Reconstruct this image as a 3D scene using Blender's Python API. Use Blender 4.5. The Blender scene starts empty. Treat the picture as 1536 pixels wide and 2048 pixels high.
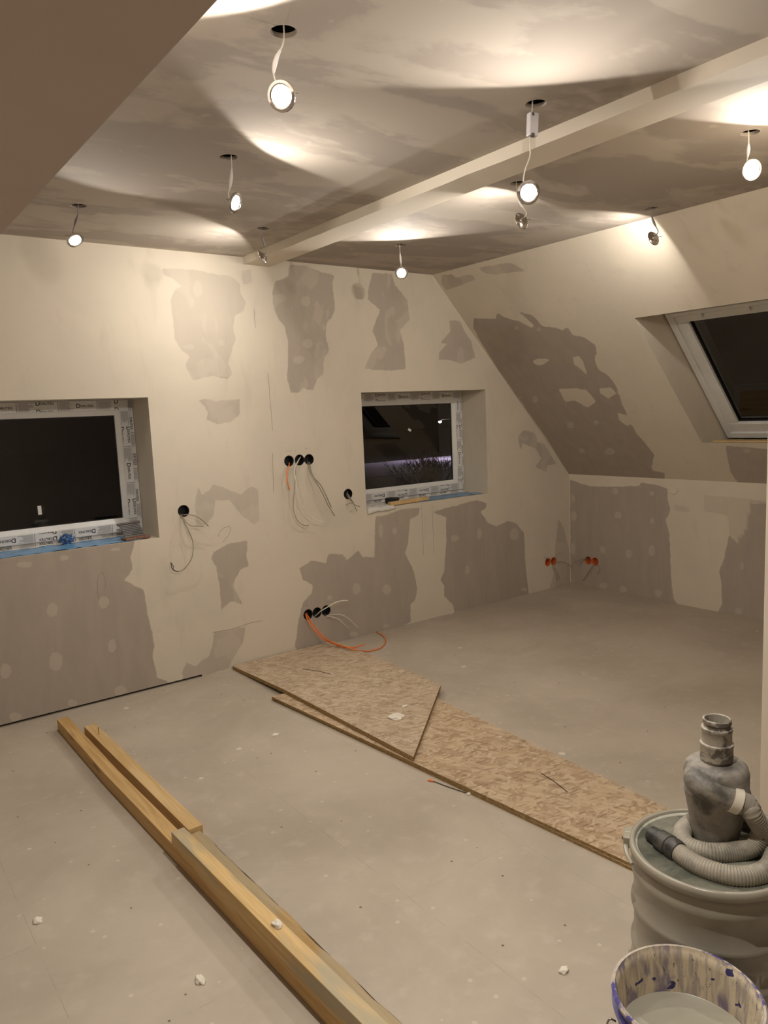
import bpy, bmesh, math, random
import numpy as np
from mathutils import Vector, Matrix, noise as mnoise

sc = bpy.context.scene
col = sc.collection
PI = math.pi
random.seed(7)

# ------------------------------------------------------------------ camera
F_PX = 1524.07                      # focal length in pixels of the 1536x2048 frame
cam_data = bpy.data.cameras.new('camera')
cam_data.sensor_fit = 'VERTICAL'
cam_data.sensor_height = 36.0
cam_data.sensor_width = 27.0
cam_data.lens = F_PX * 36.0 / 2048.0
cam_data.clip_start = 0.02
cam_data.clip_end = 400
cam = bpy.data.objects.new('camera', cam_data)
col.objects.link(cam)
R_ = Vector((0.80047713, -0.59783834, -0.04272807))
U_ = Vector((0.11135173, 0.07828895, 0.9906925))
W_ = Vector((0.58892882, 0.79778454, -0.12923884))
cam.matrix_world = Matrix(((R_.x, U_.x, -W_.x, 0.0), (R_.y, U_.y, -W_.y, 0.0), (R_.z, U_.z, -W_.z, 1.55), (0, 0, 0, 1)))
sc.camera = cam

# ------------------------------------------------------------------ world, exposure
world = bpy.data.worlds.new('night')
sc.world = world
world.use_nodes = True
bg = world.node_tree.nodes['Background']
bg.inputs[0].default_value = (0.35, 0.28, 0.32, 1)
bg.inputs[1].default_value = 0.0012
vs = sc.view_settings
sc.display_settings.display_device = 'sRGB'
vs.view_transform = 'Standard'
vs.look = 'None'
vs.gamma = 1.0
vs.exposure = 0.2
vs.use_curve_mapping = False
LAMP_POWER = 39.0                   # every dangling spot carries this (its own light sits in its builder)
LAMP_COLOR = (1.0, 0.92, 0.83)
STREET_POWER = 600.0

# room measures
D, X, H, K, XS = 4.30, 5.165, 2.517, 0.959, 3.698
XL, YB = -0.9, -1.6
SL = math.hypot(X - XS, H - K)
UX, UZ = (XS - X) / SL, (H - K) / SL          # up the slope
NX, NZ = UZ, -UX                              # out of the room through the slope

# outlines of the bare plasterboard on each wall and the cable runs, in metres
GABLE_BARE=[(0.45,[(1.686,2.413),(1.873,2.42),(1.994,2.406),(2.11,2.403),(2.167,2.357),(2.172,2.304),(2.202,2.252),(2.181,2.197),(2.118,2.164),(2.104,2.094),(2.117,2.033),(2.076,1.939),(2.054,1.885),(2.084,1.823),(2.047,1.792),(1.948,1.808),(1.881,1.797),(1.823,1.786),(1.802,1.824),(1.782,1.876),(1.81,1.921),(1.765,1.958),(1.731,2.024),(1.726,2.156),(1.721,2.228),(1.754,2.302),(1.802,2.32),(1.758,2.353),(1.691,2.378)]),(0.8,[(2.409,2.388),(2.504,2.426),(2.518,2.499),(2.642,2.5),(2.758,2.468),(2.858,2.459),(2.834,2.4),(2.84,2.342),(2.844,2.242),(2.82,2.182),(2.778,2.148),(2.762,2.064),(2.787,1.963),(2.744,1.929),(2.727,1.82),(2.674,1.778),(2.64,1.712),(2.572,1.729),(2.531,1.697),(2.474,1.698),(2.452,1.797),(2.47,1.927),(2.477,2.024),(2.455,2.121),(2.42,2.151),(2.388,2.222),(2.386,2.316)]),(0.6,[(1.846,1.665),(1.904,1.675),(1.961,1.658),(2.004,1.668),(2.116,1.669),(2.109,1.571),(2.045,1.534),(1.959,1.522),(1.887,1.556),(1.898,1.594),(1.884,1.633)]),(0.45,[(2.172,2.434),(2.252,2.451),(2.254,2.363),(2.193,2.359)]),(0.75,[(3.164,2.495),(3.335,2.497),(3.353,2.425),(3.46,2.329),(3.475,2.191),(3.382,2.119),(3.413,2.017),(3.422,1.85),(3.279,1.836),(3.057,1.85),(3.113,1.944),(3.18,2.013),(3.143,2.113),(3.214,2.249),(3.112,2.311),(3.13,2.411)]),(0.4,[(2.998,2.402),(3.063,2.39),(3.083,2.309),(3.022,2.316)]),(0.75,[(3.844,2.203),(3.953,2.201),(3.997,2.128),(4.059,2.06),(4.102,1.933),(3.956,1.886),(3.832,1.914),(3.726,1.913),(3.736,1.975),(3.822,2.033),(3.754,2.037),(3.817,2.095),(3.857,2.124)]),(0.7,[(4.545,1.318),(4.619,1.364),(4.748,1.333),(4.784,1.254),(4.859,1.237),(4.935,1.141),(5.012,1.056),(4.894,1.052),(4.873,1.001),(4.741,1.051),(4.819,1.122),(4.745,1.205),(4.598,1.252),(4.569,1.19)]),(0.95,[(0.638,0.943),(1.404,0.891),(1.372,0.795),(1.378,0.721),(1.328,0.671),(1.431,0.595),(1.443,0.43),(1.468,0.259),(1.447,0.188),(1.466,0.062),(1.524,0.026),(1.533,-0.048),(0.537,-0.071)]),(0.5,[(1.782,1.101),(1.809,1.162),(1.827,1.11),(1.874,1.134),(1.899,1.167),(1.988,1.131),(2.079,1.086),(2.113,1.112),(2.155,1.13),(2.202,1.103),(2.196,0.91),(2.162,0.885),(2.085,0.946),(1.999,1.057),(1.907,1.067),(1.892,0.975),(1.835,0.925),(1.775,0.918),(1.774,1.045)]),(0.8,[(1.867,0.748),(1.963,0.793),(2.106,0.795),(2.091,0.7),(2.103,0.631),(2.045,0.618),(2.001,0.558),(1.99,0.516),(2.052,0.384),(1.967,0.43),(1.893,0.385),(1.895,0.51),(1.883,0.658),(1.857,0.713)]),(0.65,[(1.837,0.255),(2.05,0.248),(2.027,0.146),(1.956,0.071),(1.92,0.011),(1.702,-0.01),(1.619,-0.012),(1.617,0.055),(1.652,0.112),(1.701,0.071),(1.74,0.099),(1.795,0.116),(1.825,0.198)]),(0.9,[(2.465,0.559),(2.555,0.6),(2.667,0.561),(2.697,0.623),(2.802,0.608),(2.839,0.557),(2.937,0.611),(2.976,0.559),(3.073,0.545),(3.096,0.832),(3.189,0.827),(3.322,0.853),(3.503,0.851),(3.485,0.799),(3.408,0.772),(3.385,0.619),(3.35,0.528),(3.42,0.396),(3.451,0.244),(3.424,0.163),(3.377,0.147),(3.378,0.011),(3.218,-0.017),(2.791,-0.021),(2.439,-0.022),(2.393,0.044),(2.428,0.192),(2.474,0.327),(2.547,0.38),(2.557,0.434),(2.484,0.479)]),(0.95,[(3.619,0.808),(3.888,0.828),(3.939,0.835),(4.059,0.848),(4.18,0.81),(4.179,0.771),(4.107,0.753),(4.192,0.653),(4.281,0.616),(4.411,0.64),(4.504,0.615),(4.597,0.523),(4.609,0.248),(4.641,-0.02),(3.812,-0.012),(3.79,0.07),(3.71,0.148),(3.714,0.223),(3.675,0.28),(3.718,0.336),(3.745,0.57),(3.752,0.744),(3.657,0.785)]),(0.6,[(5.02,0.598),(5.099,0.479),(5.158,0.29),(5.174,-0.022),(4.886,-0.014),(4.949,0.1),(4.974,0.317)])]
GABLE_SPOTS=[[(0.852,0.836),(0.842,0.825),(0.818,0.823),(0.792,0.829),(0.776,0.841),(0.778,0.854),(0.795,0.86),(0.821,0.859),(0.844,0.849)],[(1.038,0.842),(1.031,0.833),(1.015,0.83),(0.997,0.834),(0.987,0.844),(0.988,0.855),(1.0,0.861),(1.018,0.86),(1.033,0.853)],[(1.315,0.85),(1.307,0.843),(1.29,0.841),(1.271,0.845),(1.259,0.853),(1.26,0.862),(1.273,0.867),(1.292,0.866),(1.309,0.859)],[(0.956,0.567),(0.947,0.54),(0.928,0.528),(0.91,0.537),(0.899,0.563),(0.902,0.592),(0.917,0.613),(0.937,0.614),(0.952,0.596)],[(1.229,0.561),(1.22,0.539),(1.202,0.53),(1.184,0.538),(1.173,0.559),(1.175,0.583),(1.189,0.599),(1.208,0.6),(1.224,0.585)],[(0.956,0.277),(0.944,0.245),(0.92,0.232),(0.895,0.244),(0.882,0.276),(0.885,0.313),(0.904,0.337),(0.93,0.338),(0.951,0.314)],[(1.247,0.3),(1.239,0.274),(1.223,0.263),(1.206,0.272),(1.197,0.296),(1.2,0.326),(1.213,0.345),(1.23,0.347),(1.244,0.329)],[(0.696,0.289),(0.686,0.261),(0.669,0.249),(0.651,0.259),(0.642,0.286),(0.645,0.317),(0.659,0.338),(0.678,0.339),(0.692,0.32)],[(1.286,0.025),(1.275,0.006),(1.251,0.001),(1.225,0.012),(1.21,0.033),(1.212,0.056),(1.23,0.069),(1.257,0.067),(1.278,0.049)],[(1.012,0.027),(1.004,0.014),(0.988,0.011),(0.97,0.018),(0.959,0.033),(0.961,0.049),(0.974,0.057),(0.992,0.055),(1.007,0.043)],[(0.724,0.029),(0.715,0.015),(0.696,0.011),(0.676,0.02),(0.665,0.037),(0.666,0.053),(0.681,0.063),(0.701,0.06),(0.718,0.047)],[(2.942,0.339),(2.933,0.311),(2.911,0.299),(2.889,0.308),(2.875,0.335),(2.877,0.366),(2.893,0.388),(2.917,0.389),(2.936,0.37)],[(3.211,0.286),(3.2,0.261),(3.173,0.252),(3.144,0.262),(3.126,0.287),(3.128,0.315),(3.148,0.333),(3.177,0.333),(3.202,0.315)],[(3.284,0.704),(3.278,0.686),(3.265,0.677),(3.25,0.683),(3.241,0.699),(3.242,0.719),(3.253,0.733),(3.268,0.735),(3.28,0.723)],[(4.118,0.572),(4.111,0.543),(4.095,0.53),(4.078,0.538),(4.067,0.563),(4.068,0.594),(4.08,0.616),(4.098,0.619),(4.113,0.601)],[(3.978,0.307),(3.971,0.284),(3.955,0.273),(3.938,0.28),(3.928,0.302),(3.929,0.328),(3.941,0.347),(3.958,0.349),(3.973,0.333)],[(2.91,0.018),(2.9,0.006),(2.875,0.005),(2.848,0.013),(2.83,0.028),(2.831,0.042),(2.85,0.049),(2.877,0.046),(2.901,0.033)],[(3.19,0.019),(3.181,0.012),(3.159,0.011),(3.135,0.018),(3.119,0.029),(3.12,0.038),(3.136,0.043),(3.16,0.039),(3.182,0.03)],[(4.623,0.039),(4.613,0.03),(4.59,0.028),(4.564,0.035),(4.547,0.046),(4.548,0.058),(4.565,0.063),(4.591,0.061),(4.614,0.051)],[(3.161,0.72),(3.154,0.683),(3.14,0.665),(3.126,0.674),(3.119,0.705),(3.121,0.745),(3.132,0.774),(3.147,0.779),(3.158,0.757)],[(3.886,0.57),(3.873,0.556),(3.843,0.551),(3.81,0.559),(3.789,0.575),(3.79,0.592),(3.812,0.602),(3.846,0.6),(3.875,0.588)],[(4.539,0.517),(4.525,0.484),(4.49,0.47),(4.453,0.482),(4.429,0.513),(4.43,0.549),(4.455,0.574),(4.494,0.576),(4.527,0.553)],[(2.711,0.317),(2.704,0.305),(2.688,0.301),(2.671,0.307),(2.66,0.319),(2.661,0.333),(2.673,0.342),(2.691,0.341),(2.706,0.331)],[(2.047,2.008),(2.04,1.993),(2.024,1.985),(2.007,1.987),(1.997,1.999),(1.998,2.015),(2.01,2.027),(2.027,2.03),(2.042,2.023)],[(2.665,2.016),(2.654,1.994),(2.63,1.983),(2.604,1.986),(2.588,2.003),(2.589,2.026),(2.608,2.043),(2.634,2.048),(2.657,2.037)],[(2.662,2.279),(2.651,2.255),(2.627,2.241),(2.601,2.244),(2.586,2.262),(2.587,2.287),(2.605,2.308),(2.632,2.313),(2.654,2.302)],[(2.594,1.912),(2.582,1.896),(2.552,1.887),(2.52,1.89),(2.5,1.903),(2.501,1.919),(2.523,1.932),(2.556,1.936),(2.584,1.927)],[(1.929,2.313),(1.919,2.279),(1.898,2.26),(1.877,2.265),(1.865,2.291),(1.868,2.327),(1.884,2.355),(1.906,2.362),(1.924,2.346)],[(1.858,1.978),(1.847,1.966),(1.82,1.959),(1.791,1.961),(1.772,1.97),(1.774,1.983),(1.793,1.993),(1.823,1.996),(1.849,1.99)]]
SLOPE_BARE=[(1,[(4.191,1.72),(3.993,1.681),(3.931,1.736),(3.908,1.682),(3.794,1.628),(3.725,1.553),(3.696,1.577),(3.752,1.712),(3.647,1.653),(3.626,1.553),(3.528,1.531),(3.494,1.498),(3.426,1.522),(3.43,1.447),(3.352,1.423),(3.295,1.339),(3.324,1.273),(3.372,1.222),(3.386,1.122),(3.334,1.073),(3.325,0.939),(3.362,0.789),(3.389,0.519),(3.365,0.404),(3.341,0.27),(3.45,0.092),(3.345,0.071),(3.382,-0.011),(4.319,-0.013),(4.304,0.028),(4.277,0.453),(4.287,0.886),(4.292,1.225),(4.277,1.481),(4.257,1.633)]),(0.7,[(3.849,2.102),(3.677,2.096),(3.572,2.085),(3.522,2.037),(3.493,1.999),(3.674,2.019),(3.732,2.018),(3.826,2.051)]),(0.8,[(4.218,2.121),(4.114,2.106),(4.095,2.068),(3.932,2.074),(3.94,2.022),(4.147,2.002),(4.274,1.991),(4.268,2.062)]),(0.9,[(2.748,0.376),(2.451,0.343),(2.321,0.316),(2.429,-0.041),(2.8,-0.013),(2.818,0.094),(2.786,0.257)]),(-1,[(3.903,1.265),(3.84,1.281),(3.73,1.269),(3.834,1.219),(3.905,1.226)]),(-1,[(3.534,1.254),(3.478,1.27),(3.474,1.204),(3.504,1.089),(3.531,1.151),(3.559,1.198)]),(-1,[(3.826,0.974),(3.702,0.973),(3.588,0.95),(3.569,0.831),(3.672,0.771),(3.754,0.857),(3.84,0.837),(3.842,0.91)]),(-1,[(3.474,0.957),(3.368,0.957),(3.36,0.896),(3.447,0.856),(3.489,0.905)]),(-1,[(3.443,0.706),(3.395,0.696),(3.389,0.6),(3.431,0.569),(3.466,0.634)])]
SLOPE_SPOTS=[[(3.839,1.57),(3.854,1.556),(3.872,1.549),(3.884,1.554),(3.885,1.568),(3.874,1.585),(3.856,1.596),(3.841,1.596),(3.834,1.586)],[(3.659,1.529),(3.67,1.517),(3.684,1.512),(3.693,1.516),(3.693,1.527),(3.685,1.54),(3.672,1.55),(3.66,1.55),(3.655,1.542)],[(4.091,0.883),(4.115,0.857),(4.142,0.844),(4.16,0.85),(4.16,0.873),(4.142,0.901),(4.115,0.921),(4.091,0.925),(4.081,0.91)],[(4.243,0.909),(4.258,0.893),(4.275,0.885),(4.286,0.889),(4.286,0.903),(4.275,0.92),(4.258,0.932),(4.243,0.934),(4.237,0.925)],[(3.905,0.594),(3.93,0.566),(3.961,0.551),(3.984,0.557),(3.987,0.58),(3.97,0.61),(3.94,0.632),(3.912,0.636),(3.898,0.621)],[(3.657,0.614),(3.674,0.595),(3.696,0.585),(3.714,0.589),(3.718,0.605),(3.707,0.626),(3.686,0.641),(3.665,0.644),(3.653,0.633)],[(3.96,0.299),(3.98,0.277),(4.007,0.265),(4.028,0.269),(4.034,0.286),(4.021,0.309),(3.996,0.327),(3.97,0.331),(3.956,0.32)],[(3.672,0.296),(3.699,0.267),(3.738,0.251),(3.77,0.255),(3.781,0.279),(3.765,0.31),(3.729,0.334),(3.692,0.339),(3.67,0.325)],[(4.206,1.216),(4.216,1.207),(4.229,1.202),(4.238,1.205),(4.239,1.214),(4.232,1.224),(4.22,1.232),(4.208,1.232),(4.202,1.226)],[(2.592,0.325),(2.605,0.31),(2.627,0.301),(2.648,0.304),(2.658,0.315),(2.652,0.331),(2.634,0.344),(2.611,0.347),(2.595,0.339)]]
KNEE_BARE=[(0.95,[(4.288,0.912),(4.096,0.867),(3.842,0.874),(3.604,0.892),(3.59,0.924),(3.408,0.902),(3.346,0.881),(3.353,0.808),(3.325,0.725),(3.365,0.636),(3.331,0.529),(3.315,0.161),(3.294,0.039),(3.246,-0.027),(4.292,-0.02),(4.294,0.429)]),(0.3,[(3.056,0.856),(2.603,0.846),(2.603,0.824),(2.713,0.827),(2.722,0.727),(2.732,0.636),(2.799,0.539),(2.859,0.601),(2.872,0.714),(3.054,0.734)]),(0.3,[(3.299,0.769),(3.168,0.755),(3.161,0.714),(3.299,0.721)]),(0.9,[(2.713,0.816),(2.414,0.842),(2.389,-0.079),(2.957,-0.034),(2.904,0.059),(2.912,0.223),(2.932,0.302),(2.891,0.413),(2.858,0.578),(2.799,0.533),(2.732,0.636),(2.722,0.715)])]
KNEE_SPOTS=[[(3.796,0.837),(3.803,0.816),(3.822,0.804),(3.842,0.807),(3.856,0.823),(3.856,0.845),(3.842,0.863),(3.821,0.868),(3.803,0.858)],[(3.462,0.838),(3.469,0.823),(3.485,0.815),(3.504,0.816),(3.517,0.827),(3.517,0.842),(3.504,0.855),(3.485,0.859),(3.469,0.852)],[(3.759,0.647),(3.768,0.625),(3.79,0.612),(3.816,0.614),(3.833,0.629),(3.833,0.652),(3.816,0.67),(3.79,0.676),(3.768,0.667)],[(3.457,0.628),(3.463,0.612),(3.478,0.602),(3.495,0.603),(3.506,0.615),(3.506,0.632),(3.495,0.646),(3.478,0.651),(3.463,0.644)],[(4.235,0.751),(4.24,0.724),(4.253,0.71),(4.266,0.713),(4.275,0.734),(4.275,0.763),(4.265,0.785),(4.252,0.79),(4.24,0.777)],[(4.218,0.602),(4.226,0.57),(4.244,0.552),(4.265,0.556),(4.278,0.58),(4.278,0.614),(4.264,0.64),(4.243,0.647),(4.225,0.632)],[(3.926,0.341),(3.933,0.316),(3.95,0.301),(3.969,0.303),(3.982,0.321),(3.982,0.347),(3.969,0.368),(3.949,0.375),(3.932,0.364)],[(3.67,0.339),(3.677,0.313),(3.694,0.298),(3.715,0.3),(3.728,0.319),(3.728,0.345),(3.715,0.368),(3.694,0.375),(3.677,0.363)],[(3.458,0.391),(3.465,0.358),(3.483,0.338),(3.504,0.341),(3.518,0.366),(3.518,0.401),(3.505,0.429),(3.484,0.437),(3.465,0.422)],[(3.392,0.06),(3.401,0.038),(3.424,0.024),(3.451,0.023),(3.468,0.037),(3.468,0.058),(3.451,0.078),(3.425,0.086),(3.402,0.079)],[(3.904,0.042),(3.914,0.023),(3.941,0.009),(3.971,0.008),(3.991,0.019),(3.991,0.038),(3.971,0.055),(3.941,0.063),(3.914,0.058)],[(3.715,0.039),(3.724,0.016),(3.747,0.001),(3.772,0.001),(3.789,0.016),(3.789,0.038),(3.772,0.059),(3.746,0.067),(3.724,0.059)],[(2.737,0.364),(2.741,0.342),(2.752,0.329),(2.764,0.331),(2.772,0.348),(2.773,0.371),(2.765,0.39),(2.753,0.396),(2.742,0.386)],[(2.746,0.042),(2.753,0.022),(2.772,0.008),(2.794,0.007),(2.809,0.02),(2.809,0.04),(2.795,0.058),(2.773,0.065),(2.754,0.059)],[(4.236,0.311),(4.242,0.274),(4.258,0.253),(4.275,0.258),(4.286,0.286),(4.286,0.324),(4.274,0.354),(4.256,0.363),(4.241,0.346)]]
CABLE={'c1a':[(2.4516,4.3297,1.2549),(2.4319,4.2997,1.2421),(2.4157,4.2797,1.2314),(2.3843,4.2497,1.1875),(2.3785,4.2397,1.1436),(2.3846,4.2397,1.1081),(2.3924,4.2447,1.0881)],'c1b':[(2.5385,4.3297,1.2869),(2.5055,4.2897,1.2774),(2.4569,4.2497,1.2467),(2.4255,4.2247,1.2099),(2.4218,4.2097,1.1561),(2.4253,4.1997,1.0815),(2.4375,4.1997,1.0053),(2.4767,4.1997,0.9406),(2.5347,4.1997,0.8856),(2.5752,4.1997,0.868),(2.6106,4.1997,0.8586)],'c1c':[(2.5249,4.3297,1.2598),(2.4948,4.2997,1.2475),(2.4581,4.2697,1.2209),(2.4448,4.2497,1.1775),(2.4255,4.2397,1.0793),(2.4137,4.2397,1.005),(2.4137,4.2397,0.9445),(2.4358,4.2397,0.8862),(2.4829,4.2447,0.8484),(2.5269,4.2497,0.8435)],'c1d':[(2.6015,4.3297,1.2491),(2.5885,4.2997,1.2354),(2.5801,4.2797,1.2009),(2.5854,4.2547,1.1502),(2.6209,4.2397,1.1017),(2.6503,4.2347,1.0426),(2.677,4.2347,0.9829),(2.6975,4.2397,0.945)],'c1e':[(2.5884,4.3297,1.25),(2.5754,4.2997,1.2354),(2.5645,4.2717,1.2013),(2.582,4.2497,1.1456),(2.6083,4.2397,1.0926),(2.6461,4.2397,1.022),(2.6728,4.2397,0.9622),(2.7267,4.2497,0.8822)],'c2a':[(2.8868,4.3297,1.0301),(2.8751,4.2997,1.0115),(2.8697,4.2697,0.9925),(2.8797,4.2497,0.9581),(2.8906,4.2447,0.928),(2.9082,4.2497,0.8935)],'c2b':[(2.8923,4.3297,1.0134),(2.8777,4.2997,1.0006),(2.8751,4.2697,0.9759),(2.8823,4.2497,0.9472),(2.9038,4.2447,0.933),(2.9291,4.2447,0.9238)],'c2c':[(2.8826,4.3297,1.0144),(2.8697,4.2997,0.996),(2.8748,4.2697,0.9706),(2.8816,4.2547,0.9549),(2.844,4.2447,0.9532),(2.8137,4.2397,0.9472)],'c3a':[(1.7041,4.3297,1.0035),(1.6974,4.2997,1.0012),(1.7092,4.2797,1.0042),(1.7325,4.2547,1.0014),(1.7674,4.2397,0.9845),(1.8001,4.2347,0.9539),(1.826,4.2397,0.9242)],'c3b':[(1.6955,4.3297,1.0017),(1.6874,4.2997,0.9983),(1.689,4.2747,0.988),(1.7003,4.2597,0.9596),(1.7146,4.2497,0.9438),(1.7456,4.2447,0.9337),(1.7965,4.2447,0.926)],'c3c':[(1.6913,4.3297,1.0022),(1.6831,4.2997,0.998),(1.6864,4.2697,0.9806),(1.692,4.2547,0.9516),(1.704,4.2447,0.9077),(1.7181,4.2397,0.863),(1.7223,4.2397,0.8161),(1.7112,4.2397,0.7576),(1.689,4.2447,0.7193),(1.6548,4.2497,0.6885),(1.6234,4.2497,0.6798)],'c3t':[(1.6262,4.2497,0.6794),(1.6073,4.2497,0.6857),(1.5905,4.2497,0.7),(1.5853,4.2497,0.7211),(1.5847,4.2517,0.7371)],'c3u':[(1.5931,4.2497,0.6982),(1.5985,4.2497,0.7136),(1.5926,4.2497,0.7254),(1.5821,4.2477,0.7408)],'c4a':[(2.5066,4.3297,0.2409),(2.494,4.2997,0.2304),(2.4878,4.2397,0.1823),(2.5252,4.1997,0.1138),(2.5763,4.1697,0.0667),(2.6209,4.1649,0.042),(2.6223,4.0734,0.041),(2.6678,4.0039,0.044),(2.7455,3.9944,0.05)],'c4b':[(2.516,4.3297,0.2445),(2.5033,4.2997,0.2339),(2.5013,4.2497,0.204),(2.5214,4.2097,0.147),(2.5652,4.1697,0.0851),(2.611,4.1299,0.052),(2.6266,4.0062,0.049),(2.6654,3.9566,0.036),(2.7279,3.9813,0.012),(2.7663,3.9696,0.006),(2.8579,3.9726,0.006),(2.9636,4.0618,0.006),(3.0306,4.1739,0.006),(3.0596,4.2919,0.006)],'c4c':[(2.5624,4.3197,0.2049),(2.5696,4.2997,0.2208),(2.5776,4.2497,0.2572),(2.6157,4.2097,0.2893),(2.6535,4.1897,0.3108),(2.7033,4.1797,0.3177),(2.7533,4.1797,0.3102)],'c4d':[(2.6748,4.3297,0.2081),(2.6617,4.2997,0.2044),(2.7118,4.2697,0.2057),(2.7614,4.2497,0.19),(2.8161,4.2397,0.1399),(2.8714,4.2397,0.0788)],'c4e':[(2.6622,4.3297,0.2078),(2.6503,4.2997,0.2023),(2.6888,4.2747,0.1886),(2.7283,4.2597,0.1662),(2.7611,4.2547,0.1288),(2.8009,4.2547,0.0931)],'c5a':[(4.99,4.3297,0.2163),(4.9817,4.2997,0.2188),(5.0382,4.2697,0.2142),(5.0877,4.2597,0.1885),(5.1435,4.2597,0.1603)],'c5b':[(4.944,4.3197,0.215),(4.9346,4.2997,0.1957),(4.9349,4.2697,0.1338),(4.9581,4.2647,0.0687)],'c5c':[(4.9641,4.3197,0.2119),(4.9547,4.2997,0.1885),(4.9592,4.2697,0.1368),(4.9929,4.2647,0.0767)],'c5d':[(4.9254,4.3297,0.2262),(4.8876,4.2997,0.2469),(4.8454,4.2797,0.2722),(4.8068,4.2697,0.2874)],'c6a':[(5.1948,4.1257,0.2232),(5.1648,4.1216,0.2448),(5.1348,4.1614,0.2304),(5.1248,4.218,0.2078)],'c6b':[(5.1948,4.1341,0.2152),(5.1648,4.1317,0.238),(5.1348,4.1532,0.2149),(5.1298,4.1664,0.1767)],'c6c':[(5.1948,4.0595,0.2182),(5.1648,4.0494,0.1996),(5.1348,4.079,0.136),(5.1298,4.1325,0.0533)],'c6d':[(5.1948,4.035,0.2146),(5.1648,3.9973,0.204),(5.1448,3.9724,0.17),(5.1398,3.9914,0.1302)]}
MARKS={'seam':(0.0012,[(2.251,2.213),(2.25,2.147),(2.254,2.102)]),'seam2':(0.0014,[(2.321,1.829),(2.323,1.659),(2.327,1.565),(2.327,1.465)]),'seam3':(0.0012,[(2.318,1.33),(2.313,1.203),(2.307,1.076)]),'seam4':(0.0011,[(3.518,0.867),(3.519,0.681),(3.52,0.493)]),'seam5':(0.0011,[(3.619,0.856),(3.62,0.668),(3.621,0.478)]),'seam6':(0.0012,[(1.828,0.259),(1.962,0.253),(2.083,0.267),(2.172,0.265)]),'loop':(0.0012,[(1.173,0.584),(1.172,0.641),(1.177,0.697),(1.191,0.728),(1.205,0.737),(1.217,0.71),(1.218,0.661),(1.207,0.629)]),'loop2':(0.001,[(1.936,0.804),(1.975,0.839),(1.998,0.874),(1.989,0.897),(1.953,0.895),(1.918,0.868),(1.913,0.844)]),'scrawl':(0.0009,[(2.415,1.33),(2.423,1.336),(2.43,1.329),(2.438,1.335),(2.445,1.328),(2.456,1.334)]),'scrawl2':(0.0009,[(2.478,1.329),(2.486,1.335),(2.493,1.331)]),'scrawl3':(0.0009,[(2.557,1.337),(2.565,1.343),(2.568,1.336),(2.58,1.345)]),'scrawl4':(0.0009,[(2.486,0.311),(2.493,0.3),(2.506,0.311),(2.516,0.299)]),'dots':(0.0012,[(2.047,1.794),(2.034,1.8),(1.995,1.804)])}

# ------------------------------------------------------------------ helpers
ORG = {}

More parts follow.
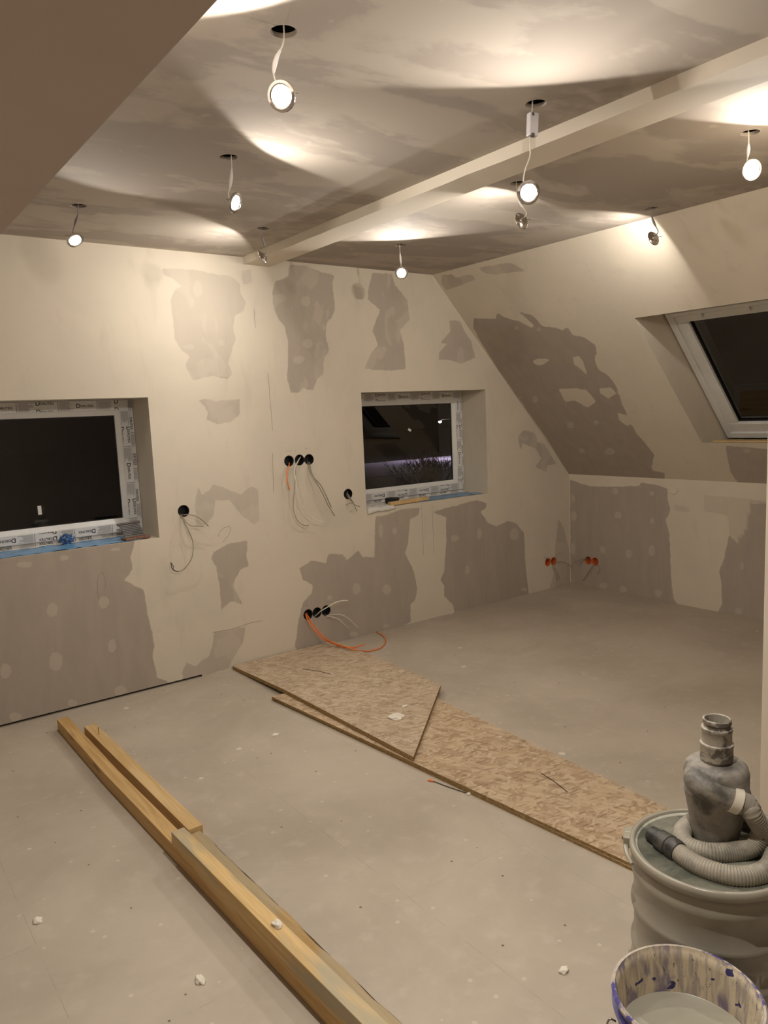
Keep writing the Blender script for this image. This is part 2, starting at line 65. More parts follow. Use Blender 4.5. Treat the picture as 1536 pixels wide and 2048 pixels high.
class MB:
    """collects vertices and faces, then links them as one mesh object"""
    def __init__(self):
        self.v, self.f, self.mi, self.cur = [], [], [], 0
    def add(self, vs, fs):
        o = len(self.v)
        self.v += [tuple(p) for p in vs]
        self.f += [tuple(i + o for i in q) for q in fs]
        self.mi += [self.cur] * len(fs)
        return self
    def box(self, a, b, M=None):
        vs = [Vector((x, y, z)) for z in (a[2], b[2]) for y in (a[1], b[1]) for x in (a[0], b[0])]
        if M is not None: vs = [M @ p for p in vs]
        return self.add(vs, [(0,2,3,1), (4,5,7,6), (0,1,5,4), (2,6,7,3), (0,4,6,2), (1,3,7,5)])
    def prism(self, poly, z0, z1, M=None):
        n = len(poly)
        vs = [Vector((x, y, z0)) for x, y in poly] + [Vector((x, y, z1)) for x, y in poly]
        if M is not None: vs = [M @ p for p in vs]
        fs = [tuple(range(n))[::-1], tuple(range(n, 2*n))] + [(i, (i+1) % n, n + (i+1) % n, n + i) for i in range(n)]
        return self.add(vs, fs)
    def lathe(self, prof, n=32, M=None, closed=False):
        vs, fs = [], []
        for r, z in prof:
            for k in range(n):
                a = 2*PI*k/n
                p = Vector((r*math.cos(a), r*math.sin(a), z))
                vs.append(M @ p if M is not None else p)
        m = len(prof)
        for i in range(m if closed else m - 1):
            j = (i + 1) % m
            for k in range(n):
                fs.append((i*n + k, i*n + (k+1) % n, j*n + (k+1) % n, j*n + k))
        if not closed:
            if prof[0][0] > 1e-6: fs.append(tuple(range(n))[::-1])
            if prof[-1][0] > 1e-6: fs.append(tuple((m-1)*n + k for k in range(n)))
        return self.add(vs, fs)
    def sheet(self, prof, n=32, M=None):
        """lathe without end caps"""
        vs, fs = [], []
        for r, z in prof:
            for k in range(n):
                a = 2*PI*k/n
                p = Vector((r*math.cos(a), r*math.sin(a), z))
                vs.append(M @ p if M is not None else p)
        for i in range(len(prof) - 1):
            for k in range(n):
                fs.append((i*n + k, i*n + (k+1) % n, (i+1)*n + (k+1) % n, (i+1)*n + k))
        return self.add(vs, fs)
    def tube(self, pts, r, n=8, caps=True):
        pts = [Vector(p) for p in pts]
        m = len(pts)
        rs = r if isinstance(r, (list, tuple)) else [r]*m
        tans = [((pts[min(i+1, m-1)] - pts[max(i-1, 0)]).normalized()) for i in range(m)]
        t0 = tans[0]
        up = Vector((0, 0, 1)) if abs(t0.z) < 0.9 else Vector((1, 0, 0))
        nrm = (up - t0*up.dot(t0)).normalized()
        vs, fs = [], []
        for i in range(m):
            t = tans[i]
            nrm = (nrm - t*nrm.dot(t)).normalized()
            b = t.cross(nrm)
            for k in range(n):
                a = 2*PI*k/n
                vs.append(pts[i] + (nrm*math.cos(a) + b*math.sin(a))*rs[i])
        for i in range(m-1):
            for k in range(n):
                fs.append((i*n+k, i*n+(k+1) % n, (i+1)*n+(k+1) % n, (i+1)*n+k))
        if caps:
            fs.append(tuple(range(n))[::-1]); fs.append(tuple((m-1)*n+k for k in range(n)))
        return self.add(vs, fs)
    def build(self, name, mat, parent=None, smooth=False, bevel=0.0, fix=True, seg=2):
        org = ORG.get(parent.name, Vector((0, 0, 0))) if parent is not None else Vector((0, 0, 0))
        me = bpy.data.meshes.new(name)
        me.from_pydata([tuple(Vector(p) - org) for p in self.v], [], self.f)
        mats = mat if isinstance(mat, (list, tuple)) else [mat]
        for mm in mats: me.materials.append(mm)
        if len(mats) > 1: me.polygons.foreach_set('material_index', self.mi)
        if fix:
            bm = bmesh.new(); bm.from_mesh(me)
            bmesh.ops.recalc_face_normals(bm, faces=bm.faces)
            bm.to_mesh(me); bm.free()
        if smooth:
            me.polygons.foreach_set('use_smooth', [True]*len(me.polygons))
            if smooth != 'all':
                try: me.set_sharp_from_angle(angle=math.radians(40))
                except Exception: pass
        me.update()
        o = bpy.data.objects.new(name, me)
        col.objects.link(o)
        if parent is not None: o.parent = parent
        ORG[o.name] = org
        if bevel:
            md = o.modifiers.new('bevel', 'BEVEL'); md.width = bevel; md.segments = seg; md.limit_method = 'ANGLE'; md.angle_limit = math.radians(35)
        return o

def smooth_path(pts, per=6):
    P = [Vector(p) for p in pts]
    P = [P[0]*2 - P[1]] + P + [P[-1]*2 - P[-2]]
    out = []
    for i in range(1, len(P) - 2):
        a, b, c, d = P[i-1], P[i], P[i+1], P[i+2]
        for k in range(per):
            t = k/per
            out.append(0.5*((2*b) + (c - a)*t + (2*a - 5*b + 4*c - d)*t*t + (3*b - a - 3*c + d)*t**3))
    out.append(P[-2])
    return out

def thing(name, label, cat, loc, group=None, kind=None):
    o = bpy.data.objects.new(name, None)
    col.objects.link(o)
    o.location = loc; o.empty_display_size = 0.05
    ORG[o.name] = Vector(loc)
    return tag(o, label, cat, group, kind)

def tag(o, label=None, cat=None, group=None, kind=None):
    if label: o['label'] = label
    if cat: o['category'] = cat
    if group: o['group'] = group
    if kind: o['kind'] = kind
    return o

def struct(o, label, cat):
    return tag(o, label, cat, None, 'structure')

# ------------------------------------------------------------------ materials
class NT:
    def __init__(self, name):
        self.m = bpy.data.materials.new(name); self.m.use_nodes = True
        self.t = self.m.node_tree; self.t.nodes.clear()
        self.out = self.n('ShaderNodeOutputMaterial')
    def n(self, typ, **kw):
        nd = self.t.nodes.new(typ)
        for k, v in kw.items(): setattr(nd, k, v)
        return nd
    def l(self, a, b): self.t.links.new(a, b)
    def val(self, sock, v):
        if isinstance(v, bpy.types.NodeSocket): self.l(v, sock)
        else: sock.default_value = v
    def math(self, op, a, b=0.0, c=None, clamp=False):
        nd = self.n('ShaderNodeMath', operation=op); nd.use_clamp = clamp
        self.val(nd.inputs[0], a); self.val(nd.inputs[1], b)
        if c is not None: self.val(nd.inputs[2], c)
        return nd.outputs[0]
    def mix(self, f, a, b, blend='MIX'):
        nd = self.n('ShaderNodeMix', data_type='RGBA', blend_type=blend)
        self.val(nd.inputs[0], f)
        for s, v in ((nd.inputs[6], a), (nd.inputs[7], b)):
            if isinstance(v, bpy.types.NodeSocket): self.l(v, s)
            else: s.default_value = (*v[:3], 1)
        return nd.outputs[2]
    def ramp(self, f, lo, hi, a=0.0, b=1.0):
        nd = self.n('ShaderNodeMapRange'); nd.interpolation_type = 'SMOOTHSTEP'
        self.val(nd.inputs[0], f)
        for i, v in enumerate((lo, hi, a, b)): nd.inputs[i+1].default_value = v
        return nd.outputs[0]
    def coord(self, which='Object', scale=(1, 1, 1), loc=(0, 0, 0), rot=(0, 0, 0)):
        tc = self.n('ShaderNodeTexCoord'); mp = self.n('ShaderNodeMapping')
        self.l(tc.outputs[which], mp.inputs[0])
        mp.inputs[1].default_value = loc; mp.inputs[2].default_value = rot; mp.inputs[3].default_value = scale
        return mp.outputs[0]
    def noise(self, vec, scale, detail=4, rough=0.55, dist=0.0):
        nd = self.n('ShaderNodeTexNoise')
        self.l(vec, nd.inputs['Vector']); nd.inputs['Scale'].default_value = scale
        nd.inputs['Detail'].default_value = detail; nd.inputs['Roughness'].default_value = rough; nd.inputs['Distortion'].default_value = dist
        return nd.outputs[0]
    def vor(self, vec, scale, feature='F1', rnd=1.0):
        nd = self.n('ShaderNodeTexVoronoi', feature=feature)
        self.l(vec, nd.inputs['Vector']); nd.inputs['Scale'].default_value = scale
        nd.inputs['Randomness'].default_value = rnd
        return nd
    def attr(self, name):
        nd = self.n('ShaderNodeAttribute'); nd.attribute_name = name
        return nd.outputs['Fac']
    def bsdf(self, color, rough=0.6, metal=0.0, bump=None, bstr=0.2, bdist=0.002, spec=None, **kw):
        b = self.n('ShaderNodeBsdfPrincipled')
        if isinstance(color, bpy.types.NodeSocket): self.l(color, b.inputs['Base Color'])
        else: b.inputs['Base Color'].default_value = (*color[:3], 1)
        self.val(b.inputs['Roughness'], rough); self.val(b.inputs['Metallic'], metal)
        if spec is not None: b.inputs['Specular IOR Level'].default_value = spec
        for k, v in kw.items(): b.inputs[k.replace('_', ' ')].default_value = v
        if bump is not None:
            bn = self.n('ShaderNodeBump'); bn.inputs['Strength'].default_value = bstr; bn.inputs['Distance'].default_value = bdist
            self.l(bump, bn.inputs['Height']); self.l(bn.outputs[0], b.inputs['Normal'])
        self.l(b.outputs[0], self.out.inputs[0])
        return b

CREAM = (0.66, 0.595, 0.49)
BOARD = (0.40, 0.345, 0.29)

def plain(name, c, rough=0.6, metal=0.0, var=0.12, scale=18, **kw):
    t = NT(name)
    nz = t.noise(t.coord(), scale, 5)
    f = t.ramp(nz, 0.3, 0.75)
    c2 = tuple(x*(1-var) for x in c)
    t.bsdf(t.mix(f, c, c2), rough, metal, **kw)
    return t.m

def wall_material(name, plan):
    """joint filler over bare board; the outline of the bare areas is on the mesh, its fringe comes from noise"""
    t = NT(name)
    v = t.coord()
    n1 = t.noise(v, 22, 4, 0.6); n2 = t.noise(v, 90, 3, 0.6)
    e = t.math('MULTIPLY_ADD', t.math('SUBTRACT', n1, 0.5), 0.022, t.attr('bare'))
    e = t.math('MULTIPLY_ADD', t.math('SUBTRACT', n2, 0.5), 0.006, e)
    f = t.math('MULTIPLY', t.ramp(e, -0.003, 0.005), t.attr('strength'))
    big = t.noise(v, 2.2, 4, 0.6, 0.3)
    sweep = t.noise(t.coord(scale=(3, 3, 0.8)), 4.0, 5, 0.6, 0.4)
    cream = t.mix(t.ramp(big, 0.35, 0.7), CREAM, (CREAM[0]*0.93, CREAM[1]*0.94, CREAM[2]*0.95))
    cream = t.mix(t.math('MULTIPLY', t.ramp(sweep, 0.55, 0.75), 0.16), cream, BOARD)
    board = t.mix(t.ramp(sweep, 0.3, 0.7), BOARD, (BOARD[0]*0.92, BOARD[1]*0.92, BOARD[2]*0.93))
    smear = t.noise(t.coord(scale=(1, 1, 0.7), loc=(3, 2, 5)), 5.5, 3, 0.5, 0.6)
    f = t.math('MULTIPLY', f, t.math('MULTIPLY_ADD', t.math('MULTIPLY', t.ramp(smear, 0.53, 0.60), t.ramp(t.attr('strength'), 0.81, 0.89, 1.0, 0.0)), -0.28, 1.0))
    c = t.mix(f, cream, board)
    q = t.math('MULTIPLY_ADD', t.math('SUBTRACT', n1, 0.5), 0.03, t.attr('spot'))
    core = t.ramp(q, 0.022, 0.03)
    qf = t.math('MULTIPLY', t.ramp(q, -0.003, 0.006), 0.38)
    c = t.mix(qf, c, (CREAM[0]*0.92, CREAM[1]*0.93, CREAM[2]*0.95))
    b = t.bsdf(c, 0.85, bump=n2, bstr=0.08, bdist=0.002, spec=0.2)
    return t.m

def ceiling_material():
    t = NT('ceiling_plaster'); v = t.coord()
    band = t.noise(t.coord(scale=(0.9, 2.2, 1)), 1.6, 5, 0.55, 0.5)
    n1 = t.noise(v, 7, 5, 0.6, 0.3)
    f = t.ramp(t.math('MULTIPLY_ADD', t.math('SUBTRACT', n1, 0.5), 0.25, band), 0.46, 0.56)
    c = t.mix(f, (0.37, 0.325, 0.28), (0.46, 0.41, 0.35))
    sp = t.noise(v, 9, 2, 0.5)
    c = t.mix(t.math('MULTIPLY', t.ramp(sp, 0.70, 0.75), 0.4), c, (0.55, 0.50, 0.43))
    t.bsdf(c, 0.85, bump=t.noise(v, 60, 3), bstr=0.06, spec=0.2)
    return t.m

def floor_material():
    t = NT('screed_board_floor'); v = t.coord()
    n1 = t.noise(v, 1.3, 6, 0.62, 0.3); n2 = t.noise(v, 11, 5, 0.6); n3 = t.noise(v, 70, 3)
    c = t.mix(t.ramp(n1, 0.32, 0.68), (0.485, 0.425, 0.345), (0.40, 0.345, 0.275))
    c = t.mix(t.math('MULTIPLY', t.ramp(n2, 0.5, 0.75), 0.35), c, (0.56, 0.50, 0.42))
    # panel joints, 1.0 x 0.5 m
    br = t.n('ShaderNodeTexBrick'); br.offset = 0.37
    t.l(t.coord(rot=(0, 0, PI/2), loc=(0.31, 0.13, 0)), br.inputs['Vector'])
    br.inputs['Scale'].default_value = 1.0; br.inputs['Mortar Size'].default_value = 0.0016; br.inputs['Mortar Smooth'].default_value = 0.4
    br.inputs['Brick Width'].default_value = 1.5; br.inputs['Row Height'].default_value = 0.5
    jf = t.math('MULTIPLY', br.outputs['Fac'], t.ramp(n2, 0.4, 0.6))
    c = t.mix(t.math('MULTIPLY', jf, 0.28), c, (0.16, 0.13, 0.10))
    # dried filler splashes
    vo = t.vor(v, 5.5); rr = t.n('ShaderNodeSeparateColor'); t.l(vo.outputs['Color'], rr.inputs[0])
    d = t.math('MULTIPLY_ADD', t.math('SUBTRACT', n2, 0.5), 0.22, vo.outputs['Distance'])
    sf = t.math('MULTIPLY', t.math('SUBTRACT', 1.0, t.ramp(d, 0.05, 0.085)), t.math('GREATER_THAN', rr.outputs[0], 0.55))
    c = t.mix(t.math('MULTIPLY', sf, 0.75), c, (0.72, 0.66, 0.56))
    vo2 = t.vor(v, 17); r2 = t.n('ShaderNodeSeparateColor'); t.l(vo2.outputs['Color'], r2.inputs[0])
    s2 = t.math('MULTIPLY', t.math('LESS_THAN', vo2.outputs['Distance'], 0.075), t.math('GREATER_THAN', r2.outputs[1], 0.8))
    c = t.mix(t.math('MULTIPLY', s2, 0.8), c, (0.10, 0.07, 0.05))
    vo3 = t.vor(v, 14); r3 = t.n('ShaderNodeSeparateColor'); t.l(vo3.outputs['Color'], r3.inputs[0])
    s3 = t.math('MULTIPLY', t.math('LESS_THAN', vo3.outputs['Distance'], 0.1), t.math('GREATER_THAN', r3.outputs[2], 0.82))
    c = t.mix(t.math('MULTIPLY', s3, 0.35), c, (0.70, 0.64, 0.54))
    t.bsdf(c, 0.75, bump=n3, bstr=0.1, bdist=0.001, spec=0.3)
    return t.m

def osb_material(name, base, dark, edge=False):
    t = NT(name)
    c = None
    if edge:
        v = t.coord(scale=(1, 1, 6))
        n1 = t.noise(v, 60, 4)
        c = t.mix(t.ramp(n1, 0.35, 0.65), base, dark)
        t.bsdf(c, 0.8); return t.m
    nz = t.noise(t.coord(), 9, 3)
    def turned(rot, sx, sy, k):
        mp = t.n('ShaderNodeMapping'); t.l(t.coord(rot=(0, 0, rot), loc=(k*3.1, k*1.7, 0)), mp.inputs[0]); mp.inputs[3].default_value = (sx, sy, 1)
        return mp.outputs[0]
    for k, (rot, sx, sy) in enumerate(((1.45, 50, 15), (0.35, 60, 20), (2.1, 54, 17), (1.0, 80, 30), (2.7, 58, 18))):
        v = turned(rot, sx, sy, k)
        vo = t.vor(v, 1.0)
        s = t.n('ShaderNodeSeparateColor'); t.l(vo.outputs['Color'], s.inputs[0])
        ck = t.mix(s.outputs[0], base, dark)
        ck = t.mix(t.math('MULTIPLY', t.ramp(vo.outputs['Distance'], 0.5, 0.9), 0.3), ck, dark)
        if c is None: c = ck
        else: c = t.mix(t.math('GREATER_THAN', s.outputs[1], 0.58), c, ck)
    c = t.mix(t.math('MULTIPLY', t.ramp(nz, 0.4, 0.7), 0.4), c, (base[0]*1.02, base[1]*0.97, base[2]*0.93))
    st = t.vor(turned(1.75, 190, 24, 9), 1.0)
    ss = t.n('ShaderNodeSeparateColor'); t.l(st.outputs['Color'], ss.inputs[0])
    c = t.mix(t.math('MULTIPLY', t.math('GREATER_THAN', ss.outputs[2], 0.93), 0.6), c, (0.20, 0.12, 0.07))
    fl = t.noise(t.coord(loc=(4, 2, 0)), 10, 3, 0.5)
    c = t.mix(t.math('MULTIPLY', t.ramp(fl, 0.7, 0.73), 0.7), c, (0.66, 0.57, 0.45))
    t.bsdf(c, 0.7, bump=t.noise(t.coord(scale=(1, 3, 1)), 60, 3), bstr=0.15, bdist=0.001, spec=0.25)
    return t.m

def wood_material(name, light, dark, loc=(0, 0, 0), grey=0.0):
    t = NT(name)
    v = t.coord(scale=(1, 0.06, 1), loc=loc)
    w = t.noise(v, 26, 5, 0.6, 1.4)
    fine = t.noise(t.coord(scale=(1, 0.03, 1), loc=loc), 160, 3, 0.6)
    c = t.mix(t.ramp(w, 0.38, 0.66), light, dark)
    c = t.mix(t.math('MULTIPLY', t.ramp(fine, 0.45, 0.7), 0.3), c, tuple(x*0.75 for x in dark))
    kn = t.vor(t.coord(scale=(14, 2.6, 14), loc=loc), 1.0)
    s = t.n('ShaderNodeSeparateColor'); t.l(kn.outputs['Color'], s.inputs[0])
    kf = t.math('MULTIPLY', t.math('SUBTRACT', 1.0, t.ramp(kn.outputs['Distance'], 0.10, 0.24)), t.math('GREATER_THAN', s.outputs[0], 0.66))
    c = t.mix(t.math('MULTIPLY', kf, 0.75), c, (dark[0]*0.5, dark[1]*0.4, dark[2]*0.32))
    g = t.noise(t.coord(scale=(1, 0.25, 1), loc=(loc[0] + 3, loc[1], loc[2])), 6, 3)
    if grey: c = t.mix(t.math('MULTIPLY', t.ramp(g, 0.42, 0.52), grey), c, (0.36, 0.33, 0.24))
    t.bsdf(c, 0.6, bump=fine, bstr=0.12, bdist=0.001, spec=0.3)
    return t.m

def emit(name, c, s):
    t = NT(name); e = t.n('ShaderNodeEmission'); e.inputs[0].default_value = (*c, 1); e.inputs[1].default_value = s
    t.l(e.outputs[0], t.out.inputs[0]); return t.m

def glass_material():
    t = NT('window_glass')
    fr = t.n('ShaderNodeFresnel'); fr.inputs[0].default_value = 1.5
    f = t.math('MULTIPLY', fr.outputs[0], 2.4, clamp=True)          # two panes reflect from four faces
    tr = t.n('ShaderNodeBsdfTransparent'); tr.inputs[0].default_value = (0.86, 0.88, 0.86, 1)
    gl = t.n('ShaderNodeBsdfGlossy'); gl.inputs['Roughness'].default_value = 0.0
    mx = t.n('ShaderNodeMixShader')
    t.l(f, mx.inputs[0]); t.l(tr.outputs[0], mx.inputs[1]); t.l(gl.outputs[0], mx.inputs[2]); t.l(mx.outputs[0], t.out.inputs[0])
    return t.m

def dusty(name, base, dust, scale=9, lo=0.42, hi=0.62, rough=0.55):
    t = NT(name); v = t.coord()
    f = t.ramp(t.noise(v, scale, 6, 0.62, 0.4), lo, hi)
    f2 = t.ramp(t.noise(v, scale*5, 4, 0.6), 0.35, 0.7)
    c = t.mix(f, dust, base)
    c = t.mix(t.math('MULTIPLY', f2, 0.3), c, base)
    t.bsdf(c, rough, bump=t.noise(v, 120, 3), bstr=0.08)
    return t.m

M = {}
M['gable'] = wall_material('filled_plasterboard', 'gable')
M['slope'] = M['gable']
M['ceiling'] = ceiling_material()
M['cream'] = plain('smooth_filler', CREAM, 0.85, var=0.06, scale=3)
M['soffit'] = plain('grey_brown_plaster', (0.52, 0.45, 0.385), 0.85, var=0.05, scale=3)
M['floor'] = floor_material()
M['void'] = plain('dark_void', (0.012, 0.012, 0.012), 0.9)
M['osb'] = osb_material('strand_board_face', (0.575, 0.46, 0.315), (0.36, 0.25, 0.15))
M['osb_top'] = osb_material('dusty_strand_board_face', (0.56, 0.46, 0.335), (0.37, 0.275, 0.185))
M['osb_edge'] = osb_material('strand_board_edge', (0.36, 0.235, 0.09), (0.17, 0.10, 0.035), True)
M['wood_a'] = wood_material('planed_spruce', (0.60, 0.405, 0.18), (0.47, 0.29, 0.11), (0, 0, 0))
M['wood_b'] = wood_material('pale_spruce', (0.66, 0.475, 0.24), (0.56, 0.375, 0.165), (5, 1, 2))
M['wood_c'] = wood_material('stained_spruce', (0.65, 0.46, 0.21), (0.53, 0.36, 0.15), (9, 3, 1), grey=0.8)
M['wood_d'] = wood_material('rough_sawn_spruce', (0.44, 0.29, 0.11), (0.30, 0.185, 0.065), (2, 7, 4), grey=0.55)
M['bark'] = plain('bark', (0.085, 0.05, 0.025), 0.9, var=0.5, scale=60)
M['white_pvc'] = plain('white_window_profile', (0.74, 0.74, 0.72), 0.35, var=0.05)
M['film'] = plain('printed_protective_film', (0.72, 0.72, 0.71), 0.3, var=0.05, scale=30)
M['film_grey'] = plain('film_print_grey', (0.50, 0.50, 0.50), 0.35, var=0.15, scale=120)
M['ink'] = plain('film_print_black', (0.025, 0.025, 0.03), 0.4)
M['glass'] = glass_material()
M['gasket'] = plain('black_gasket', (0.01, 0.01, 0.01), 0.5)
M['black'] = plain('black_socket_plastic', (0.012, 0.013, 0.014), 0.45)
M['orange_box'] = plain('orange_socket_plastic', (0.62, 0.13, 0.025), 0.5)
M['cable_white'] = plain('white_cable_sheath', (0.72, 0.68, 0.58), 0.4, var=0.05)
M['cable_grey'] = plain('grey_cable_sheath', (0.30, 0.265, 0.205), 0.5, var=0.1)
M['cable_dark'] = plain('dark_wire_ends', (0.07, 0.05, 0.035), 0.6)
M['cable_orange'] = plain('orange_cable_sheath', (0.78, 0.20, 0.045), 0.45, var=0.08)
M['blue_film'] = plain('blue_plastic_film', (0.16, 0.36, 0.62), 0.25, var=0.25, scale=14)
M['chrome'] = plain('chrome', (0.75, 0.72, 0.70), 0.12, 1.0, var=0.05)
M['lamp_grey'] = plain('grey_lamp_sleeve', (0.30, 0.26, 0.27), 0.5)
M['lamp_white'] = plain('white_lamp_sleeve', (0.75, 0.72, 0.70), 0.45, var=0.04)
M['driver'] = plain('white_driver_case', (0.62, 0.60, 0.62), 0.4, var=0.04)
M['lens'] = emit('lit_led_lens', (1.0, 0.90, 0.76), 26.0)
M['steel'] = plain('steel', (0.35, 0.33, 0.31), 0.35, 1.0)
M['enamel'] = plain('grey_green_enamel', (0.32, 0.295, 0.235), 0.28, var=0.12, scale=7)
M['lid'] = dusty('dusty_enamel_lid', (0.20, 0.215, 0.175), (0.46, 0.45, 0.36), 8, 0.45, 0.65, 0.35)
M['cyclone'] = dusty('dusty_grey_plastic', (0.085, 0.08, 0.07), (0.29, 0.265, 0.225), 10, 0.46, 0.66, 0.55)
M['hose'] = dusty('dusty_hose_rubber', (0.17, 0.155, 0.125), (0.33, 0.30, 0.24), 12, 0.5, 0.7, 0.6)
M['cuff_black'] = dusty('black_hose_cuff', (0.02, 0.02, 0.02), (0.07, 0.065, 0.055), 30, 0.4, 0.6, 0.45)
M['cuff_white'] = plain('white_hose_cuff', (0.72, 0.66, 0.55), 0.45)
M['bucket_blue'] = dusty('blue_violet_bucket', (0.085, 0.075, 0.30), (0.30, 0.27, 0.34), 20, 0.25, 0.42, 0.35)
M['bucket_rim'] = dusty('filler_smeared_rim', (0.075, 0.065, 0.26), (0.55, 0.48, 0.38), 16, 0.48, 0.56, 0.4)
M['liquid'] = plain('grey_thinned_filler', (0.36, 0.345, 0.275), 0.3, var=0.1, scale=9)
M['blob'] = plain('dried_filler_lump', (0.78, 0.73, 0.62), 0.8, var=0.1, scale=60)
M['paper'] = plain('white_crumpled_sheet', (0.68, 0.66, 0.62), 0.6, var=0.1, scale=30)
M['tool_dark'] = plain('dark_grey_plastic', (0.09, 0.075, 0.07), 0.45)
M['tool_red'] = dusty('worn_red_brown_block', (0.12, 0.045, 0.03), (0.22, 0.14, 0.10), 60)
M['snow'] = plain('snow', (0.75, 0.72, 0.80), 0.9, var=0.1, scale=0.2)
M['asphalt'] = plain('dark_ground', (0.03, 0.03, 0.03), 0.9)
M['branch'] = plain('dark_branch', (0.03, 0.022, 0.018), 0.9)
M['pencil'] = plain('pencil_mark', (0.27, 0.235, 0.195), 0.8)

def bucket_inside():
    t = NT('filler_smeared_bucket_wall')
    v = t.coord(scale=(1, 1, 0.16)); v1 = t.coord()
    n = t.noise(v, 60, 5, 0.6, 0.5); b = t.noise(t.coord(scale=(1, 1, 0.4)), 22, 3, 0.5, 0.3)
    c = t.mix(t.ramp(n, 0.42, 0.62), (0.66, 0.57, 0.42), (0.40, 0.345, 0.30))
    c = t.mix(t.math('MULTIPLY', t.ramp(b, 0.52, 0.62), 0.8), c, (0.17, 0.14, 0.24))
    k = t.noise(t.coord(loc=(3, 1, 2)), 34, 2, 0.5)
    c = t.mix(t.ramp(k, 0.675, 0.70), c, (0.035, 0.03, 0.13))
    sp = t.noise(t.coord(scale=(1, 1, 0.5), loc=(7, 7, 1)), 150, 2, 0.5)
    c = t.mix(t.math('MULTIPLY', t.ramp(sp, 0.68, 0.72), 0.8), c, (0.06, 0.045, 0.05))
    t.bsdf(c, 0.6, bump=n, bstr=0.4, bdist=0.002)
    return t.m
M['bucket_in'] = bucket_inside()

# ------------------------------------------------------------------ walls that carry the filler pattern
def seg_dist(P, poly):
    """signed distance of points P (n,2) to a polygon, positive inside"""
    A = np.array(poly, float); B = np.roll(A, -1, axis=0)
    d = np.full(len(P), 1e9); inside = np.zeros(len(P), bool)
    for a, b in zip(A, B):
        e = b - a; w = P - a
        t = np.clip((w @ e)/max(e @ e, 1e-12), 0, 1)
        d = np.minimum(d, np.hypot(w[:, 0] - t*e[0], w[:, 1] - t*e[1]))
        c = (a[1] > P[:, 1]) != (b[1] > P[:, 1])
        if abs(e[1]) > 1e-12:
            xi = a[0] + (P[:, 1] - a[1])*e[0]/e[1]
            inside ^= c & (P[:, 0] < xi)
    return np.where(inside, d, -d)

def lines(lo, hi, step, exact=(), fine=(), fr=0.05, fs=0.009):
    s = set(np.round(np.linspace(lo, hi, max(2, int(round((hi - lo)/step)) + 1)), 5))
    for c in fine:
        a, b = max(lo, c - fr), min(hi, c + fr)
        s = {x for x in s if not (a < x < b)} | set(np.round(np.linspace(a, b, int((b - a)/fs) + 1), 5))
    ex = [round(x, 5) for x in exact if lo - 1e-6 <= x <= hi + 1e-6] + [round(lo, 5), round(hi, 5)]
    s = [x for x in s if all(abs(x - e) > 0.004 for e in ex)] + ex
    return np.array(sorted(set(s)))

def pattern_wall(name, mat, to3d, ga, gb, keep, holes=(), bare=(), spots=(), extra=None, warp=None):
    """grid of (a, b) wall coordinates; keep(a, b) says which cells exist; holes are (a, b, r)"""
    na, nb = len(ga), len(gb)
    AA, BB = np.meshgrid(ga, gb, indexing='ij')
    P = np.stack([AA.ravel(), BB.ravel()], 1)
    if warp is not None: P = warp(P)
    ca = 0.5*(ga[:-1] + ga[1:]); cb = 0.5*(gb[:-1] + gb[1:])
    CA, CB = np.meshgrid(ca, cb, indexing='ij')
    if warp is not None:
        cc = warp(np.stack([CA.ravel(), CB.ravel()], 1)); CA = cc[:, 0].reshape(CA.shape); CB = cc[:, 1].reshape(CB.shape)
    ok = keep(CA, CB)
    gone = np.zeros_like(ok)
    for (ha, hb, r) in holes: gone |= np.hypot(CA - ha, CB - hb) < r
    ok &= ~gone
    idx = np.arange(na*nb).reshape(na, nb)
    I, J = np.nonzero(ok)
    F = np.stack([idx[I, J], idx[I+1, J], idx[I+1, J+1], idx[I, J+1]], 1)
    # ring of vertices around each hole is drawn onto the circle
    gi, gj = np.nonzero(gone)
    gv = set(np.concatenate([idx[gi, gj], idx[gi+1, gj], idx[gi+1, gj+1], idx[gi, gj+1]]).tolist()) if len(gi) else set()
    used = set(F.ravel().tolist())
    for v in gv & used:
        best = min(holes, key=lambda h: abs(math.hypot(P[v, 0] - h[0], P[v, 1] - h[1]) - h[2]))
        d = P[v] - np.array(best[:2]); L = np.hypot(*d)
        if L > 1e-6: P[v] = np.array(best[:2]) + d/L*best[2]
    used = np.array(sorted(used)); remap = -np.ones(na*nb, int); remap[used] = np.arange(len(used))
    P = P[used]; F = remap[F]
    n = len(P)
    S = np.full(n, -0.3); A = np.full(n, 0.8); Q = np.full(n, -0.3)
    for st, poly in bare:
        d = seg_dist(P, poly)
        if st > 0:
            A = np.where(d > np.maximum(S, -0.03), st, A); S = np.maximum(S, d)
        else: S = np.minimum(S, -d)
    for poly in spots: Q = np.maximum(Q, seg_dist(P, poly))
    V = [to3d(a, b) for a, b in P]
    Fl = [tuple(q) for q in F.tolist()]
    if extra is not None:
        ev, ef = extra
        o = len(V); V += ev; Fl += [tuple(i + o for i in q) for q in ef]
        S = np.concatenate([S, np.full(len(ev), -0.3)]); A = np.concatenate([A, np.full(len(ev), 0.8)]); Q = np.concatenate([Q, np.full(len(ev), -0.3)])
    me = bpy.data.meshes.new(name); me.from_pydata(V, [], Fl); me.materials.append(mat)
    for nm, arr in (('bare', S), ('strength', A), ('spot', Q)):
        at = me.attributes.new(nm, 'FLOAT', 'POINT'); at.data.foreach_set('value', np.asarray(arr, np.float32))
    me.update()
    o = bpy.data.objects.new(name, me); col.objects.link(o); ORG[o.name] = Vector((0, 0, 0))
    return o

